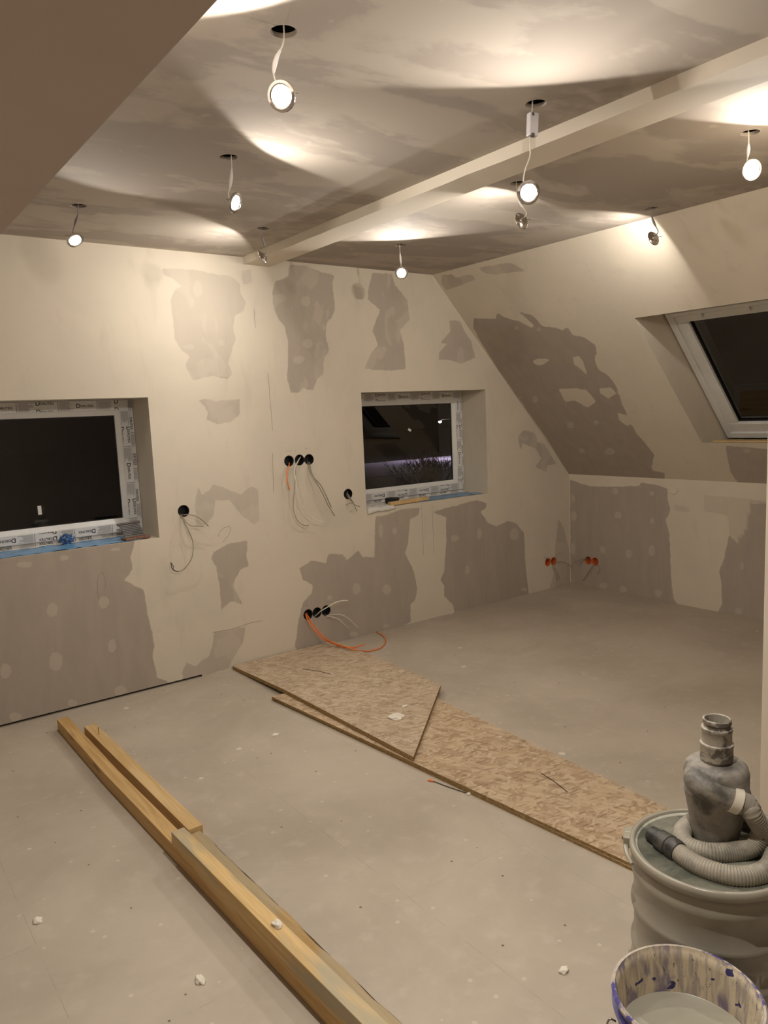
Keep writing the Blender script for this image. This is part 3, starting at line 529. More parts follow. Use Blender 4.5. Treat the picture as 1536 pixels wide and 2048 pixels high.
WZ0, WZ1 = 0.885, 1.693
W1X0, W1X1 = 0.376, 1.546
W2X0, W2X1 = 3.024, 4.197
WY = D + 0.27
BOX_R = 0.034
SOCK_G = [(1.704, 1.025), (2.433, 1.268), (2.511, 1.269), (2.583, 1.267), (2.876, 1.011), (2.509, 0.239), (2.579, 0.239), (2.651, 0.239), (4.880, 0.232), (4.952, 0.229)]
SOCK_K = [(4.102, 0.229), (4.030, 0.229)]

def reveal(x0, x1):
    c = [(x0, WZ0), (x1, WZ0), (x1, WZ1), (x0, WZ1)]
    v = [(x, D, z) for x, z in c] + [(x, WY + 0.1, z) for x, z in c]
    return v, [(i, (i+1) % 4, 4 + (i+1) % 4, 4 + i) for i in range(4)]
rv1, rf1 = reveal(W1X0, W1X1); rv2, rf2 = reveal(W2X0, W2X1)
ga = lines(XL, X, 0.014, (W1X0, W1X1, W2X0, W2X1, 1.74), [a for a, b in SOCK_G])
gb = lines(0.0, H, 0.014, (0.013, WZ0, WZ1), [b for a, b in SOCK_G])
def warp_gable(P):
    return P
def keep_gable(a, b):
    k = ~((a > W1X0) & (a < W1X1) & (b > WZ0) & (b < WZ1))
    k &= ~((a > W2X0) & (a < W2X1) & (b > WZ0) & (b < WZ1))
    k &= ~((b < 0.013) & (a < 1.74))
    k &= a < X - (np.maximum(b, K) - K)*(X - XS)/(H - K) + 0.03
    return k
o = pattern_wall('wall_back', M['gable'], lambda a, b: (a, D, b), ga, gb, keep_gable, [(a, b, BOX_R) for a, b in SOCK_G], GABLE_BARE, GABLE_SPOTS,
                 (rv1 + rv2, rf1 + [tuple(i + 8 for i in q) for q in rf2]))
struct(o, 'gable wall with cream joint filler over grey plasterboard and two window openings', 'wall')

for k_, (w_, pts_) in MARKS.items():          # pencil scrawls and hairline seams
    mb = MB()
    for (xa, za), (xb, zb) in zip(pts_[:-1], pts_[1:]):
        L_ = math.hypot(xb - xa, zb - za); nx_, nz_ = -(zb - za)/L_*w_, (xb - xa)/L_*w_
        mb.add([(xa - nx_, D - 0.0006, za - nz_), (xb - nx_, D - 0.0006, zb - nz_), (xb + nx_, D - 0.0006, zb + nz_), (xa + nx_, D - 0.0006, za + nz_)], [(0, 1, 2, 3)])
    m_ = mb.build('hairline_seam' if k_.startswith('seam') else 'pencil_mark', M['pencil'], o, fix=False); m_['kind'] = 'structure'

gy = lines(YB, D, 0.02, (), [a for a, b in SOCK_K]); gz = lines(0, K, 0.02, (), [b for a, b in SOCK_K])
o = pattern_wall('wall_right', M['gable'], lambda a, b: (X, a, b), gy, gz, lambda a, b: a > -9, [(a, b, BOX_R) for a, b in SOCK_K], KNEE_BARE, KNEE_SPOTS)
struct(o, 'low knee wall under the roof slope, patchy filler on plasterboard', 'wall')

def s3(y, s, o=0.0): return (X + UX*s + NX*o, y, K + UZ*s + NZ*o)
SY0, SY1, SS0, SS1 = 1.97, 2.912, 0.402, 1.512
SO = 0.40
def hor(s, o): return s - o*NX/UX*(-1)*(-1) if False else s + o*(UX/ NX) * 0 - o*0.942
rvS = [s3(SY0, SS0), s3(SY1, SS0), s3(SY1, SS1), s3(SY0, SS1), s3(SY0, hor(SS0, SO), SO), s3(SY1, hor(SS0, SO), SO), s3(SY1, SS1, SO), s3(SY0, SS1, SO)]
gy = lines(YB, D, 0.022, (SY0, SY1)); gs = lines(0, SL, 0.022, (SS0, SS1))
o = pattern_wall('wall_slope', M['gable'], s3, gy, gs, lambda a, b: ~((a > SY0) & (a < SY1) & (b > SS0) & (b < SS1)), (), SLOPE_BARE, SLOPE_SPOTS,
                 (rvS, [(i, (i+1) % 4, 4 + (i+1) % 4, 4 + i) for i in range(4)]))
struct(o, 'sloping attic wall with a large bare plasterboard patch and a roof window opening', 'wall')

# ceiling with the cut holes for the spots
HOLES = [(1.069, 1.788), (1.357, 2.715), (1.058, 3.616), (1.989, 1.773), (2.590, 2.419), (1.979, 3.631), (2.899, 1.549), (3.539, 2.396), (2.88, 3.631), (1.06, 0.87)]  # last hole belongs to the added spot out of view
gx = lines(XL, XS + 0.001, 0.06, (), [h[0] for h in HOLES], 0.045, 0.0085); gy = lines(YB, D, 0.06, (), [h[1] for h in HOLES], 0.045, 0.0085)
rim_v, rim_f = [], []
for hx, hy in HOLES:
    o0 = len(rim_v); n_ = 28
    for zz in (H, H + 0.0125):
        for k in range(n_): rim_v.append((hx + BOX_R*math.cos(2*PI*k/n_), hy + BOX_R*math.sin(2*PI*k/n_), zz))
    rim_f += [(o0 + k, o0 + (k+1) % n_, o0 + n_ + (k+1) % n_, o0 + n_ + k) for k in range(n_)]
o = pattern_wall('ceiling', M['ceiling'], lambda a, b: (a, b, H), gx, gy, lambda a, b: a < XS, [(x, y, BOX_R) for x, y in HOLES], (), (), (rim_v, rim_f))
struct(o, 'filled plasterboard ceiling with round cut-outs for spotlights', 'ceiling')
mb = MB()
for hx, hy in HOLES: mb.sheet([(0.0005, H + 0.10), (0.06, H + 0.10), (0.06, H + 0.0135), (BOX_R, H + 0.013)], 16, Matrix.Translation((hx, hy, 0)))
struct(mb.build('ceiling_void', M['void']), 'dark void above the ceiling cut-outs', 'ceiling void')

# floor
mb = MB(); mb.box((XL, YB, -0.05), (X, D + 0.03, 0)); struct(mb.build('floor', M['floor']), 'dusty beige screed board floor with filler splashes', 'floor')
# left and rear walls behind the photographer, soffit at the left, partition end at the right
mb = MB(); mb.box((XL - 0.1, YB, 0), (XL, D, H)); struct(mb.build('wall_left', M['soffit']), 'plain plaster wall on the left', 'wall')
mb = MB(); mb.box((XL, YB - 0.1, 0), (X, YB, H)); struct(mb.build('wall_front', M['soffit']), 'plain plaster wall behind the photographer', 'wall')
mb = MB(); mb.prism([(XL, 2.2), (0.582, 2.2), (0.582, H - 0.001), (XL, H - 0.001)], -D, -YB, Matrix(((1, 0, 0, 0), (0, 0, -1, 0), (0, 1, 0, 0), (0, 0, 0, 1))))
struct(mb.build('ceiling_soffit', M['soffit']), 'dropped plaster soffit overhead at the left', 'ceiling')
mb = MB(); mb.prism([(2.55, 0), (X, 0), (X, K), (XS, H), (2.55, H)], -1.284, -1.16, Matrix(((1, 0, 0, 0), (0, 0, -1, 0), (0, 1, 0, 0), (0, 0, 0, 1))))
struct(mb.build('wall_partition', M['cream'], bevel=0.004), 'end of a plastered partition wall at the right', 'wall')
# boxed beam on the ceiling, slightly uneven arris
mb = MB(); NB = 60
ring = []
for i in range(NB + 1):
    y = YB + (D - YB)*i/NB
    e = 0.004*mnoise.noise(Vector((y*5, 0, 0))) + 0.002*mnoise.noise(Vector((y*19, 3, 0)))
    ring.append([(2.197, y, H), (2.200 + e*0.4, y, H - 0.045 + e), (2.372, y, H - 0.046), (2.374, y, H)])
for i in range(NB):
    for k in range(3): mb.add([ring[i][k], ring[i][k+1], ring[i+1][k+1], ring[i+1][k]], [(0, 1, 2, 3)])
struct(mb.build('ceiling_beam', M['cream']), 'low boxed ceiling beam running towards the gable wall', 'beam')

# ------------------------------------------------------------------ text for the printed film
_txt = {}
def text_mesh(s, size):
    if s not in _txt:
        cu = bpy.data.curves.new('lettering', 'FONT'); cu.body = s; cu.size = 1.0; cu.resolution_u = 3
        cu.offset = 0.02
        ob = bpy.data.objects.new('lettering', cu); col.objects.link(ob)
        dg = bpy.context.evaluated_depsgraph_get(); ev = ob.evaluated_get(dg); me = ev.to_mesh()
        v = [(p.co.x, p.co.y) for p in me.vertices]; f = [tuple(q.vertices) for q in me.polygons]
        ev.to_mesh_clear(); bpy.data.objects.remove(ob); bpy.data.curves.remove(cu)
        _txt[s] = (v, f)
    v, f = _txt[s]
    return [(x*size, y*size) for x, y in v], f

def film_strip(mb, org, ux, uy, length, h, phase=0.0, lift=0.0004):
    """printed protective film: org is the strip's lower left corner, ux along it, uy up it; print faces towards -Y"""
    org, ux, uy = Vector(org), Vector(ux), Vector(uy); nn = ux.cross(uy).normalized()
    def put(v2, fs, mi, k=1.0):
        mb.cur = mi
        mb.add([org + ux*a + uy*b + nn*lift*k for a, b in v2], fs)
    put([(0, 0), (length, 0), (length, h), (0, h)], [(0, 1, 2, 3)], 0)
    unit = 0.215; a = -phase*unit*2; i = 0
    rnd = random.Random(int(length*1000) + int(phase*10))
    def clipped(v2):
        xs = [p[0] for p in v2]
        return min(xs) > 0.002 and max(xs) < length - 0.002
    def clampy(v2): return [(x, min(max(y, 0.0008), h - 0.0008)) for x, y in v2]
    while a < length:
        x0, x1 = max(a + 0.008, 0.002), min(a + 0.060, length - 0.002)       # grey block of fine print with a ragged edge
        if x1 > x0 + 0.01:
            for r in range(9):
                e = rnd.uniform(0, 0.032)
                q = [(x0, h*(0.05 + 0.9*r/9)), (min(x1 + e, length - 0.002), h*(0.05 + 0.9*r/9)), (min(x1 + e, length - 0.002), h*(0.05 + 0.9*(r + 0.94)/9)), (x0, h*(0.05 + 0.9*(r + 0.94)/9))]
                put(q, [(0, 1, 2, 3)], 1, 2.0)
        q = [(a, 0.001), (a + 0.0022, 0.001), (a + 0.0022, h - 0.001), (a, h - 0.001)]
        if clipped(q): put(q, [(0, 1, 2, 3)], 2, 2.2)
        for yb in ((0.5*h - 0.011,) if i % 2 == 0 else (-0.010, h - 0.020)):
            dv, df = text_mesh('D', 0.034)
            v = [(x + a + 0.098, y + yb) for x, y in dv]
            if clipped(v) and h > 0.03: put(clampy(v), df, 2, 3.0)
            tv, tf = text_mesh('DRUTEX', 0.0185)
            v = [(x + a + 0.124, y + yb + 0.003) for x, y in tv]
            if clipped(v): put(clampy(v), tf, 2, 3.0)
        a += unit; i += 1

def gable_window(name, x0, x1, label, pane_patch, ph):
    w = thing(name, label, 'window', (0.5*(x0 + x1), WY, WZ0), None, 'structure')
    y = WY
    def ring(a0, b0, a1, b1, t, y0, y1, mb):
        mb.box((a0, y0, b0), (a1, y1, b0 + t)); mb.box((a0, y0, b1 - t), (a1, y1, b1))
        mb.box((a0, y0, b0 + t), (a0 + t, y1, b1 - t)); mb.box((a1 - t, y0, b0 + t), (a1, y1, b1 - t))
    mb = MB(); ring(x0 + 0.001, WZ0 - 0.01, x1 - 0.001, WZ1 - 0.001, 0.046, y, y + 0.07, mb)
    fr = mb.build('window_frame', M['white_pvc'], w, bevel=0.003)
    sx0, sx1, sz0, sz1 = x0 + 0.030, x1 - 0.030, WZ0 + 0.026, WZ1 - 0.001
    ys = y - 0.014
    mb = MB(); ring(sx0, sz0, sx1, sz1, 0.054, ys, y + 0.06, mb); mb.box((sx0 + 0.05, ys, sz1 - 0.062), (sx1 - 0.05, y + 0.06, sz1 - 0.05))
    sash = mb.build('window_sash', M['white_pvc'], w, bevel=0.003)
    # sloped glazing bead
    g0, g1, h0, h1 = sx0 + 0.054, sx1 - 0.054, sz0 + 0.054, sz1 - 0.062
    b = 0.028
    vo = [(g0, ys + 0.001, h0), (g1, ys + 0.001, h0), (g1, ys + 0.001, h1), (g0, ys + 0.001, h1)]
    vi = [(g0 + b, ys + 0.016, h0 + b), (g1 - b, ys + 0.016, h0 + b), (g1 - b, ys + 0.016, h1 - b), (g0 + b, ys + 0.016, h1 - b)]
    vb = [(a, ys + 0.03, c) for a, _, c in vi]
    mb = MB(); mb.add(vo + vi + vb, [(i, (i+1) % 4, 4 + (i+1) % 4, 4 + i) for i in range(4)] + [(4 + i, 4 + (i+1) % 4, 8 + (i+1) % 4, 8 + i) for i in range(4)])
    mb.build('glazing_bead', M['white_pvc'], sash)
    mb = MB(); gi = (g0 + b, h0 + b, g1 - b, h1 - b)
    ring(gi[0], gi[1], gi[2], gi[3], 0.005, ys + 0.024, ys + 0.028, mb); mb.build('gasket', M['gasket'], sash)
    mb = MB(); mb.add([(gi[0], ys + 0.028, gi[1]), (gi[2], ys + 0.028, gi[1]), (gi[2], ys + 0.028, gi[3]), (gi[0], ys + 0.028, gi[3])], [(0, 1, 2, 3)])
    pane = mb.build('glass_pane', M['glass'], sash, fix=False)
    sx, sz, sw, sh, ang = pane_patch
    Mt = Matrix.Translation((sx, ys + 0.0268, sz)) @ Matrix.Rotation(ang, 4, 'Y')
    mb = MB(); mb.box((-sw/2, -0.0003, -sh/2), (sw/2, 0.0003, sh/2), Mt)  # thin pale patch set just in front of the glass
    tag(mb.build('glass_patch', M['paper'], sash), 'small pale patch on the dark pane')
    # printed film on sash and frame
    Xv, Zv = Vector((1, 0, 0)), Vector((0, 0, 1))
    yf = ys - 0.0002; hs_ = 0.049
    mb = MB()
    film_strip(mb, (sx0 + 0.004, yf, sz1 - 0.002 - 0.056), Xv, Zv, sx1 - sx0 - 0.008, 0.056, ph)
    film_strip(mb, (sx1 - 0.004, yf, sz0 + 0.003 + hs_), -Xv, -Zv, sx1 - sx0 - 0.008, hs_, ph + 0.3)
    film_strip(mb, (sx1 - 0.003 - hs_, yf, sz1 - 0.06), -Zv, Xv, sz1 - sz0 - 0.115, hs_, ph + 0.15)
    film_strip(mb, (sx0 + 0.003 + hs_, yf, sz0 + 0.055), Zv, -Xv, sz1 - sz0 - 0.115, hs_, ph + 0.1)
    mb.build('printed_film', [M['film'], M['film_grey'], M['ink']], sash, fix=False)
    yf = y - 0.0002; hf = 0.027
    mb = MB()
    film_strip(mb, (x1 - 0.002 - hf, yf, WZ1 - 0.004), -Zv, Xv, WZ1 - WZ0 - 0.008, hf, ph + 0.7)
    film_strip(mb, (x0 + 0.002 + hf, yf, WZ0 + 0.004), Zv, -Xv, WZ1 - WZ0 - 0.008, hf, ph)
    film_strip(mb, (x1 - 0.032, yf, WZ0 + 0.001 + 0.024), -Xv, -Zv, x1 - x0 - 0.064, 0.024, ph + 0.8)
    mb.build('printed_film', [M['film'], M['film_grey'], M['ink']], fr, fix=False)
    return w

gable_window('window_1', W1X0, W1X1, 'left gable window with printed protective film on its white frame', (0.976, 1.088, 0.02, 0.05, 0.0), 0.35)
gable_window('window_2', W2X0, W2X1, 'right gable window with printed protective film, tree and street lamp beyond', (3.66, 1.41, 0.030, 0.018, 0.45), 0.1)

# roof window
def roof_window():
    w = thing('window_3', 'roof window in the sloping wall, white frame and dark glass', 'window', s3(0.5*(SY0 + SY1), 0.9, 0.25), None, 'structure')
    Mr = Matrix(((0, UX, NX, X), (1, 0, 0, 0), (0, UZ, NZ, K), (0, 0, 0, 1)))     # local (y along, s up, o outward)
    def ring(a0, b0, a1, b1, t, tb, tt, o0, o1, mb):
        mb.box((a0, b0, o0), (a1, b0 + tb, o1), Mr); mb.box((a0, b1 - tt, o0), (a1, b1, o1), Mr)
        mb.box((a0, b0 + tb, o0), (a0 + t, b1 - tt, o1), Mr); mb.box((a1 - t, b0 + tb, o0), (a1, b1 - tt, o1), Mr)
    a0, a1, b0, b1 = SY0 + 0.012, SY1 - 0.012, 0.20, 1.50
    mb = MB(); ring(a0, b0, a1, b1, 0.045, 0.05, 0.165, 0.235, 0.36, mb); mb.build('window_frame', M['white_pvc'], w, bevel=0.004)
    mb = MB(); ring(a0 + 0.04, b0 + 0.045, a1 - 0.04, b1 - 0.175, 0.075, 0.085, 0.085, 0.25, 0.33, mb); sash = mb.build('window_sash', M['white_pvc'], w, bevel=0.006)
    mb = MB(); ring(a0 + 0.112, b0 + 0.127, a1 - 0.112, b1 - 0.257, 0.008, 0.008, 0.008, 0.272, 0.30, mb); mb.build('gasket', M['gasket'], sash)
    p = [(a0 + 0.112, b0 + 0.127), (a1 - 0.112, b0 + 0.127), (a1 - 0.112, b1 - 0.257), (a0 + 0.112, b1 - 0.257)]
    mb = MB(); mb.add([Mr @ Vector((a, b, 0.285)) for a, b in p], [(3, 2, 1, 0)]); mb.build('glass_pane', M['glass'], sash, fix=False)
    mb = MB(); mb.box((a0 + 0.10, b1 - 0.205, 0.2485), (a1 - 0.06, b1 - 0.190, 0.252), Mr); mb.build('ventilation_slot', M['gasket'], w)
    mb = MB(); mb.box((a0 + 0.03, b1 - 0.186, 0.222), (a1 - 0.03, b1 - 0.160, 0.25), Mr); bar = mb.build('ventilation_bar', M['white_pvc'], w, bevel=0.003)
    for k in range(3):
        mb = MB(); mb.box((a1 - 0.245 - k*0.30, b1 - 0.225, 0.224), (a1 - 0.225 - k*0.30, b1 - 0.165, 0.251), Mr); mb.build('bar_bracket', M['white_pvc'], bar, bevel=0.002)
    return w
roof_window()
zs = K + UZ*SS0
mb = MB(); mb.box((4.87 + 0.05, SY0 + 0.02, zs + 0.001), (4.87 + 0.22, SY1 - 0.05, zs + 0.012), Matrix.Translation((0.02, 0, 0)))
tag(mb.build('wood_strip', M['wood_b'], bevel=0.001), 'thin wooden strip on the sill of the roof window', 'wood strip')

# ------------------------------------------------------------------ outside, seen through the right window
mb = MB(); mb.box((-60, 6, -3.35), (140, 160, -3.2)); tag(mb.build('ground', M['asphalt']), 'dark ground outside the windows', 'ground', None, 'structure')
mb = MB()
for i in range(40):
    x = 26 + i*1.1; e = 1.2*mnoise.noise(Vector((i*0.5, 1, 0)))
    mb.add([(x, 46.5 + e*0.3, -3.19), (x + 1.1, 46.5 + 0.36*mnoise.noise(Vector((i*0.5 + 0.5, 1, 0))), -3.19), (x + 1.1, 59 + e, -3.15), (x, 59 + e, -3.15)], [(0, 1, 2, 3)])
struct(mb.build('ground_snow', M['snow']), 'snow covered strip of lawn outside the right window', 'snow')
t = thing('street_lamp', 'lit street lamp far outside the right window', 'street lamp', (53.5, 56, -3.2))
mb = MB(); mb.tube([(53.5, 56, -3.2), (53.5, 56, 0.55), (53.2, 56, 0.75), (48.5, 56, 0.62)], 0.014, 6); mb.build('pole', M['branch'], t)
mb = MB(); mb.lathe([(0.02, 0.62), (0.17, 0.58), (0.19, 0.5), (0.02, 0.47)], 12, Matrix.Translation((48.5, 56, 0))); mb.build('lamp_head', M['branch'], t)
mb = MB(); mb.lathe([(0.01, 0.5), (0.15, 0.47), (0.12, 0.36), (0.01, 0.33)], 12, Matrix.Translation((48.5, 56, 0))); mb.build('lamp_glass', emit('street_lamp_glow', (1, 0.86, 0.80), 60), t)
ld = bpy.data.lights.new('lamp_light', 'POINT'); ld.energy = STREET_POWER; ld.color = (0.88, 0.72, 1.0); ld.shadow_soft_size = 0.2
lo = bpy.data.objects.new('lamp_light', ld); col.objects.link(lo); lo.parent = t; lo.location = Vector((48.5, 55.6, 0.25)) - ORG[t.name]

def bush(x, y, z, h, seed):
    rnd = random.Random(seed)
    br = [MB() for _ in range(12)]
    def grow(mb, p, d, L, r, n):
        q = p + d*L
        mb.tube([p, (p + q)/2 + Vector((rnd.uniform(-1, 1), rnd.uniform(-1, 1), 0))*L*0.08, q], [r, r*0.85, r*0.65], 5, False)
        if n == 0: return
        for _ in range(3):
            e = (d + Vector((rnd.uniform(-0.9, 0.9), rnd.uniform(-0.5, 0.5), rnd.uniform(-0.15, 0.6)))).normalized()
            grow(mb, p + d*L*rnd.uniform(0.55, 1), e, L*rnd.uniform(0.6, 0.85), r*0.6, n - 1)
    t = thing('bare_bush', 'bare leafless bush in front of the snowy strip outside', 'bush', (x, y, z))
    for k, mb in enumerate(br):
        grow(mb, Vector((x + rnd.uniform(-1.5, 1.5), y, z)), Vector((rnd.uniform(-0.5, 0.5), 0, 1)).normalized(), h*0.42, 0.05, 4)
        mb.build('branch', M['branch'], t)
bush(25.3, 30, -3.2, 2.5, 3)

# ------------------------------------------------------------------ dangling spotlights
def spot(label, hole, pos, axis, cable=None, driver=False, sleeve='lamp_white', power=1.0, rim=-0.06):
    """LED module on its lead: ring, lens, lead with a strain sleeve, its light"""
    t = thing('spotlight', label, 'spotlight', (hole[0], hole[1], H), 'spotlights dangling from the ceiling holes')
    a = Vector(axis).normalized(); p = Vector(pos)
    rot = a.to_track_quat('Z', 'Y').to_matrix().to_4x4(); Ml = Matrix.Translation(p) @ rot
    mb = MB(); mb.lathe([(0.001, -0.016), (0.019, -0.016), (0.022, -0.010), (0.033, -0.006), (0.038, 0.0), (0.037, 0.004), (0.030, 0.006), (0.0265, 0.004), (0.0265, 0.0), (0.001, 0.0)], 40, Ml)
    ring = mb.build('lamp_ring', M['chrome'], t, smooth=True)
    side = a.cross(Vector((0, 0, 1))).normalized(); upv = side.cross(a).normalized()
    for s in (-1, 1):
        mb = MB(); c = p + side*s*0.02 - a*0.012
        mb.tube(smooth_path([c, c - a*0.012 + side*s*0.006, c - a*0.006 + side*s*0.018], 4), 0.0014, 6); mb.build('spring_clip', M['steel'], ring)
    mb = MB(); mb.lathe([(0.0264, 0.001), (0.024, 0.0045), (0.017, 0.0075), (0.008, 0.009), (0.0005, 0.0095)], 32, Ml)
    mb.build('lens', M['lens'], t, smooth='all')
    top = Vector((hole[0] + (random.random() - 0.5)*0.03, hole[1] + (random.random() - 0.5)*0.02, H + 0.06))
    back = p - a*0.016 + upv*0.006
    if cable: path = [top] + [Vector(c) for c in cable] + [back]
    else:
        d1 = Vector((top.x*0.8 + p.x*0.2, top.y*0.8 + p.y*0.2, H - 0.03)); d2 = Vector((top.x*0.4 + p.x*0.6, top.y*0.4 + p.y*0.6, p.z + 0.065))
        path = [top, d1, d2 - a*0.012, back - a*0.02 + upv*0.012, back]
    sp = smooth_path(path, 8)
    mb = MB(); mb.tube(sp, 0.0022, 6); mb.build('lead', M['cable_white'] if sleeve == 'lamp_white' else M['lamp_grey'], t, smooth='all')
    if not driver:
        k0, k1 = int(len(sp)*0.30), int(len(sp)*0.62)
        seg = sp[k0:k1]; m_ = len(seg)
        mb = MB(); mb.tube(seg, [0.003 + 0.0035*math.sin(PI*min(1, i/(m_ - 1))) for i in range(m_)], 8); mb.build('lead_sleeve', M[sleeve], t, smooth='all')
    else:
        dx, dy = hole[0] - 0.012, hole[1] + 0.006
        Md = Matrix.Translation((dx, dy, 2.452)) @ Matrix.Rotation(-0.25, 4, 'Z') @ Matrix.Rotation(0.06, 4, 'Y')
        mb = MB(); mb.box((-0.016, -0.012, -0.036), (0.016, 0.012, 0.036), Md); dr = mb.build('driver_case', M['driver'], t, bevel=0.003)
        mb = MB(); mb.lathe([(0.001, -0.040), (0.007, -0.039), (0.0075, -0.030), (0.001, -0.0299)], 12, Md @ Matrix.Translation((-0.004, -0.008, 0))); mb.build('lead_entry', M['tool_dark'], dr)
        mb = MB(); mb.box((-0.010, -0.0125, 0.024), (-0.002, -0.0115, 0.034), Md); mb.build('terminal_slot', M['tool_dark'], dr)
    ld = bpy.data.lights.new('lamp_light', 'SPOT'); ld.energy = LAMP_POWER*power; ld.color = LAMP_COLOR
    ld.spot_size = math.radians(160); ld.spot_blend = 0.10; ld.shadow_soft_size = 0.008
    ld.use_nodes = True                                          # soft forward lobe with a hard rim, as a frosted module throws it
    lt = ld.node_tree; em = lt.nodes['Emission']
    tc = lt.nodes.new('ShaderNodeTexCoord'); sx = lt.nodes.new('ShaderNodeSeparateXYZ'); ab = lt.nodes.new('ShaderNodeMath'); ab.operation = 'ABSOLUTE'
    ma = lt.nodes.new('ShaderNodeMath'); ma.operation = 'MULTIPLY_ADD'; ma.inputs[1].default_value = 1.0; ma.inputs[2].default_value = rim
    lt.links.new(tc.outputs['Normal'], sx.inputs[0]); lt.links.new(sx.outputs[2], ab.inputs[0]); lt.links.new(ab.outputs[0], ma.inputs[0]); lt.links.new(ma.outputs[0], em.inputs['Strength'])
    lo = bpy.data.objects.new('lamp_light', ld); col.objects.link(lo); lo.parent = t
    lo.matrix_local = Matrix.Translation(-ORG[t.name]) @ Matrix.Translation(p + a*0.018) @ (-a).to_track_quat('Z', 'Y').to_matrix().to_4x4()
    return t

spot('lit spotlight nearest the camera, hanging left of the ceiling beam on a white lead', HOLES[0], (1.058, 1.797, 2.364), (-0.76, -0.55, -0.36),
     [(1.058, 1.770, 2.49), (1.045, 1.79, 2.45), (1.040, 1.80, 2.415), (1.055, 1.81, 2.395)])
spot('lit spotlight seen obliquely, above the large pale filler patch of the gable wall', HOLES[1], (1.366, 2.708, 2.355), (0.50, -0.77, -0.41), power=0.62, rim=0.06)
spot('lit spotlight hanging above the left gable window, leftmost of all', HOLES[2], (1.034, 3.633, 2.372), (0.15, -0.62, -0.77), sleeve='lamp_grey')
spot('lit spotlight below a white driver case, hanging in front of the ceiling beam', HOLES[3], (1.966, 1.791, 2.244), (-0.62, -0.76, -0.21),
     [(1.977, 1.779, 2.49), (1.972, 1.787, 2.40), (1.975, 1.79, 2.36), (1.945, 1.785, 2.31), (1.948, 1.795, 2.275)], driver=True)
spot('chrome spotlight seen edge-on just below the brightest lamp by the beam', HOLES[4], (2.600, 2.412, 2.359), (0.0, 0.97, -0.26), power=0.48)
spot('chrome spotlight seen edge-on at the far end of the ceiling beam', HOLES[5], (1.972, 3.636, 2.374), (-0.60, 0.66, -0.45), sleeve='lamp_grey', power=0.62)
spot('lit spotlight at the right frame edge under the sloping wall', HOLES[6], (2.906, 1.544, 2.386), (-0.49, -0.85, -0.21))
spot('chrome spotlight turned away, shining on the sloping wall above the roof window', HOLES[7], (3.547, 2.39, 2.372), (0.08, 0.94, -0.32), sleeve='lamp_grey', power=0.46)
spot('lit spotlight above the right gable window, right of the beam', HOLES[8], (2.882, 3.629, 2.36), (-0.57, -0.71, -0.41))

spot('added spotlight out of view overhead, brightening the near floor', (1.06, 0.87), (1.06, 0.87, 2.36), (0.12, 0.36, -0.92), power=2.4)  # added lamp out of view, there to lift the near floor

# ------------------------------------------------------------------ socket boxes and cables
def socket_box(pos, plane, mat, label, group, name='socket_box'):
    a, b = pos
    if plane == 'g': Mt = Matrix.Translation((a, D, b)) @ Matrix.Rotation(-PI/2, 4, 'X')
    else: Mt = Matrix.Translation((X, a, b)) @ Matrix.Rotation(PI/2, 4, 'Y')
    mb = MB(); mb.sheet([(BOX_R + 0.0015, -0.001), (BOX_R - 0.001, -0.0015), (BOX_R - 0.002, 0.001), (BOX_R - 0.003, 0.045), (0.0005, 0.046)], 28, Mt)
    return tag(mb.build(name, mat, smooth=True), label, 'socket box', group)
GRP = 'round socket boxes in the walls'
LB = ['lone black socket box beside the left gable window', 'left box of the upper row of three, orange cable below it', 'middle box of the upper row of three, between its two neighbours',
      'right box of the upper row of three, two grey cables below it', 'lone black socket box at the lower left corner of the right window', 'left box of the bottom row of three, orange cables coming out',
      'middle box of the bottom row of three near the floor', 'right box of the bottom row of three near the floor',
      'left orange socket box on the gable wall, close to the corner', 'right orange socket box on the gable wall, nearest the corner']
for i, (p, l) in enumerate(zip(SOCK_G, LB)): socket_box(p, 'g', M['orange_box'] if i > 7 else M['black'], l, GRP)
socket_box(SOCK_K[0], 'k', M['orange_box'], 'left orange socket box on the knee wall, nearest the corner', GRP)
socket_box(SOCK_K[1], 'k', M['orange_box'], 'right orange socket box on the knee wall', GRP)

def cable(key, mat, r, label, group='cables hanging out of the walls'):
    mb = MB(); mb.tube(smooth_path(CABLE[key], 6), r, 7)
    return tag(mb.build('electric_cable', mat, smooth='all'), label, 'cable', group)
W, G_, O_ = M['cable_white'], M['cable_grey'], M['cable_orange']
cable('c1a', O_, 0.0042, 'short orange cable end hanging from the upper row of sockets')
cable('c1b', W, 0.0030, 'long white cable curving down from the middle upper socket, its end pointing right')
cable('c1c', G_, 0.0026, 'long grey cable hooked at its end, hanging left of the long white cable')
cable('c1d', G_, 0.0034, 'grey cable from the right upper socket, upper one of its pair')
cable('c1e', G_, 0.0034, 'grey cable from the right upper socket, longer one of its pair')
cable('c2a', G_, 0.0030, 'short cable end pointing down from the lone socket by the right window')
cable('c2b', G_, 0.0030, 'short cable end pointing right from the lone socket by the right window')
cable('c2c', G_, 0.0030, 'short cable end pointing left from the lone socket by the right window')
cable('c3a', G_, 0.0030, 'cable arching highest to the right from the lone socket by the left window')
cable('c3b', G_, 0.0030, 'cable with a level end, lower of the two pointing right by the left window')
o = cable('c3c', G_, 0.0026, 'cable hanging in a long loop with stripped dark ends by the left window')
for k in ('c3t', 'c3u'):
    mb = MB(); mb.tube(smooth_path(CABLE[k], 5), 0.0030 if k == 'c3t' else 0.002, 6); tag(mb.build('stripped_wire', M['cable_dark'], o, smooth='all'), 'dark stripped wire end')
cable('c4a', O_, 0.0046, 'orange cable from the bottom sockets with a short end over the board')
cable('c4b', O_, 0.0042, 'orange cable from the bottom sockets with a long loop on the floor')
cable('c4c', W, 0.0036, 'white cable sticking out up and right from the bottom sockets')
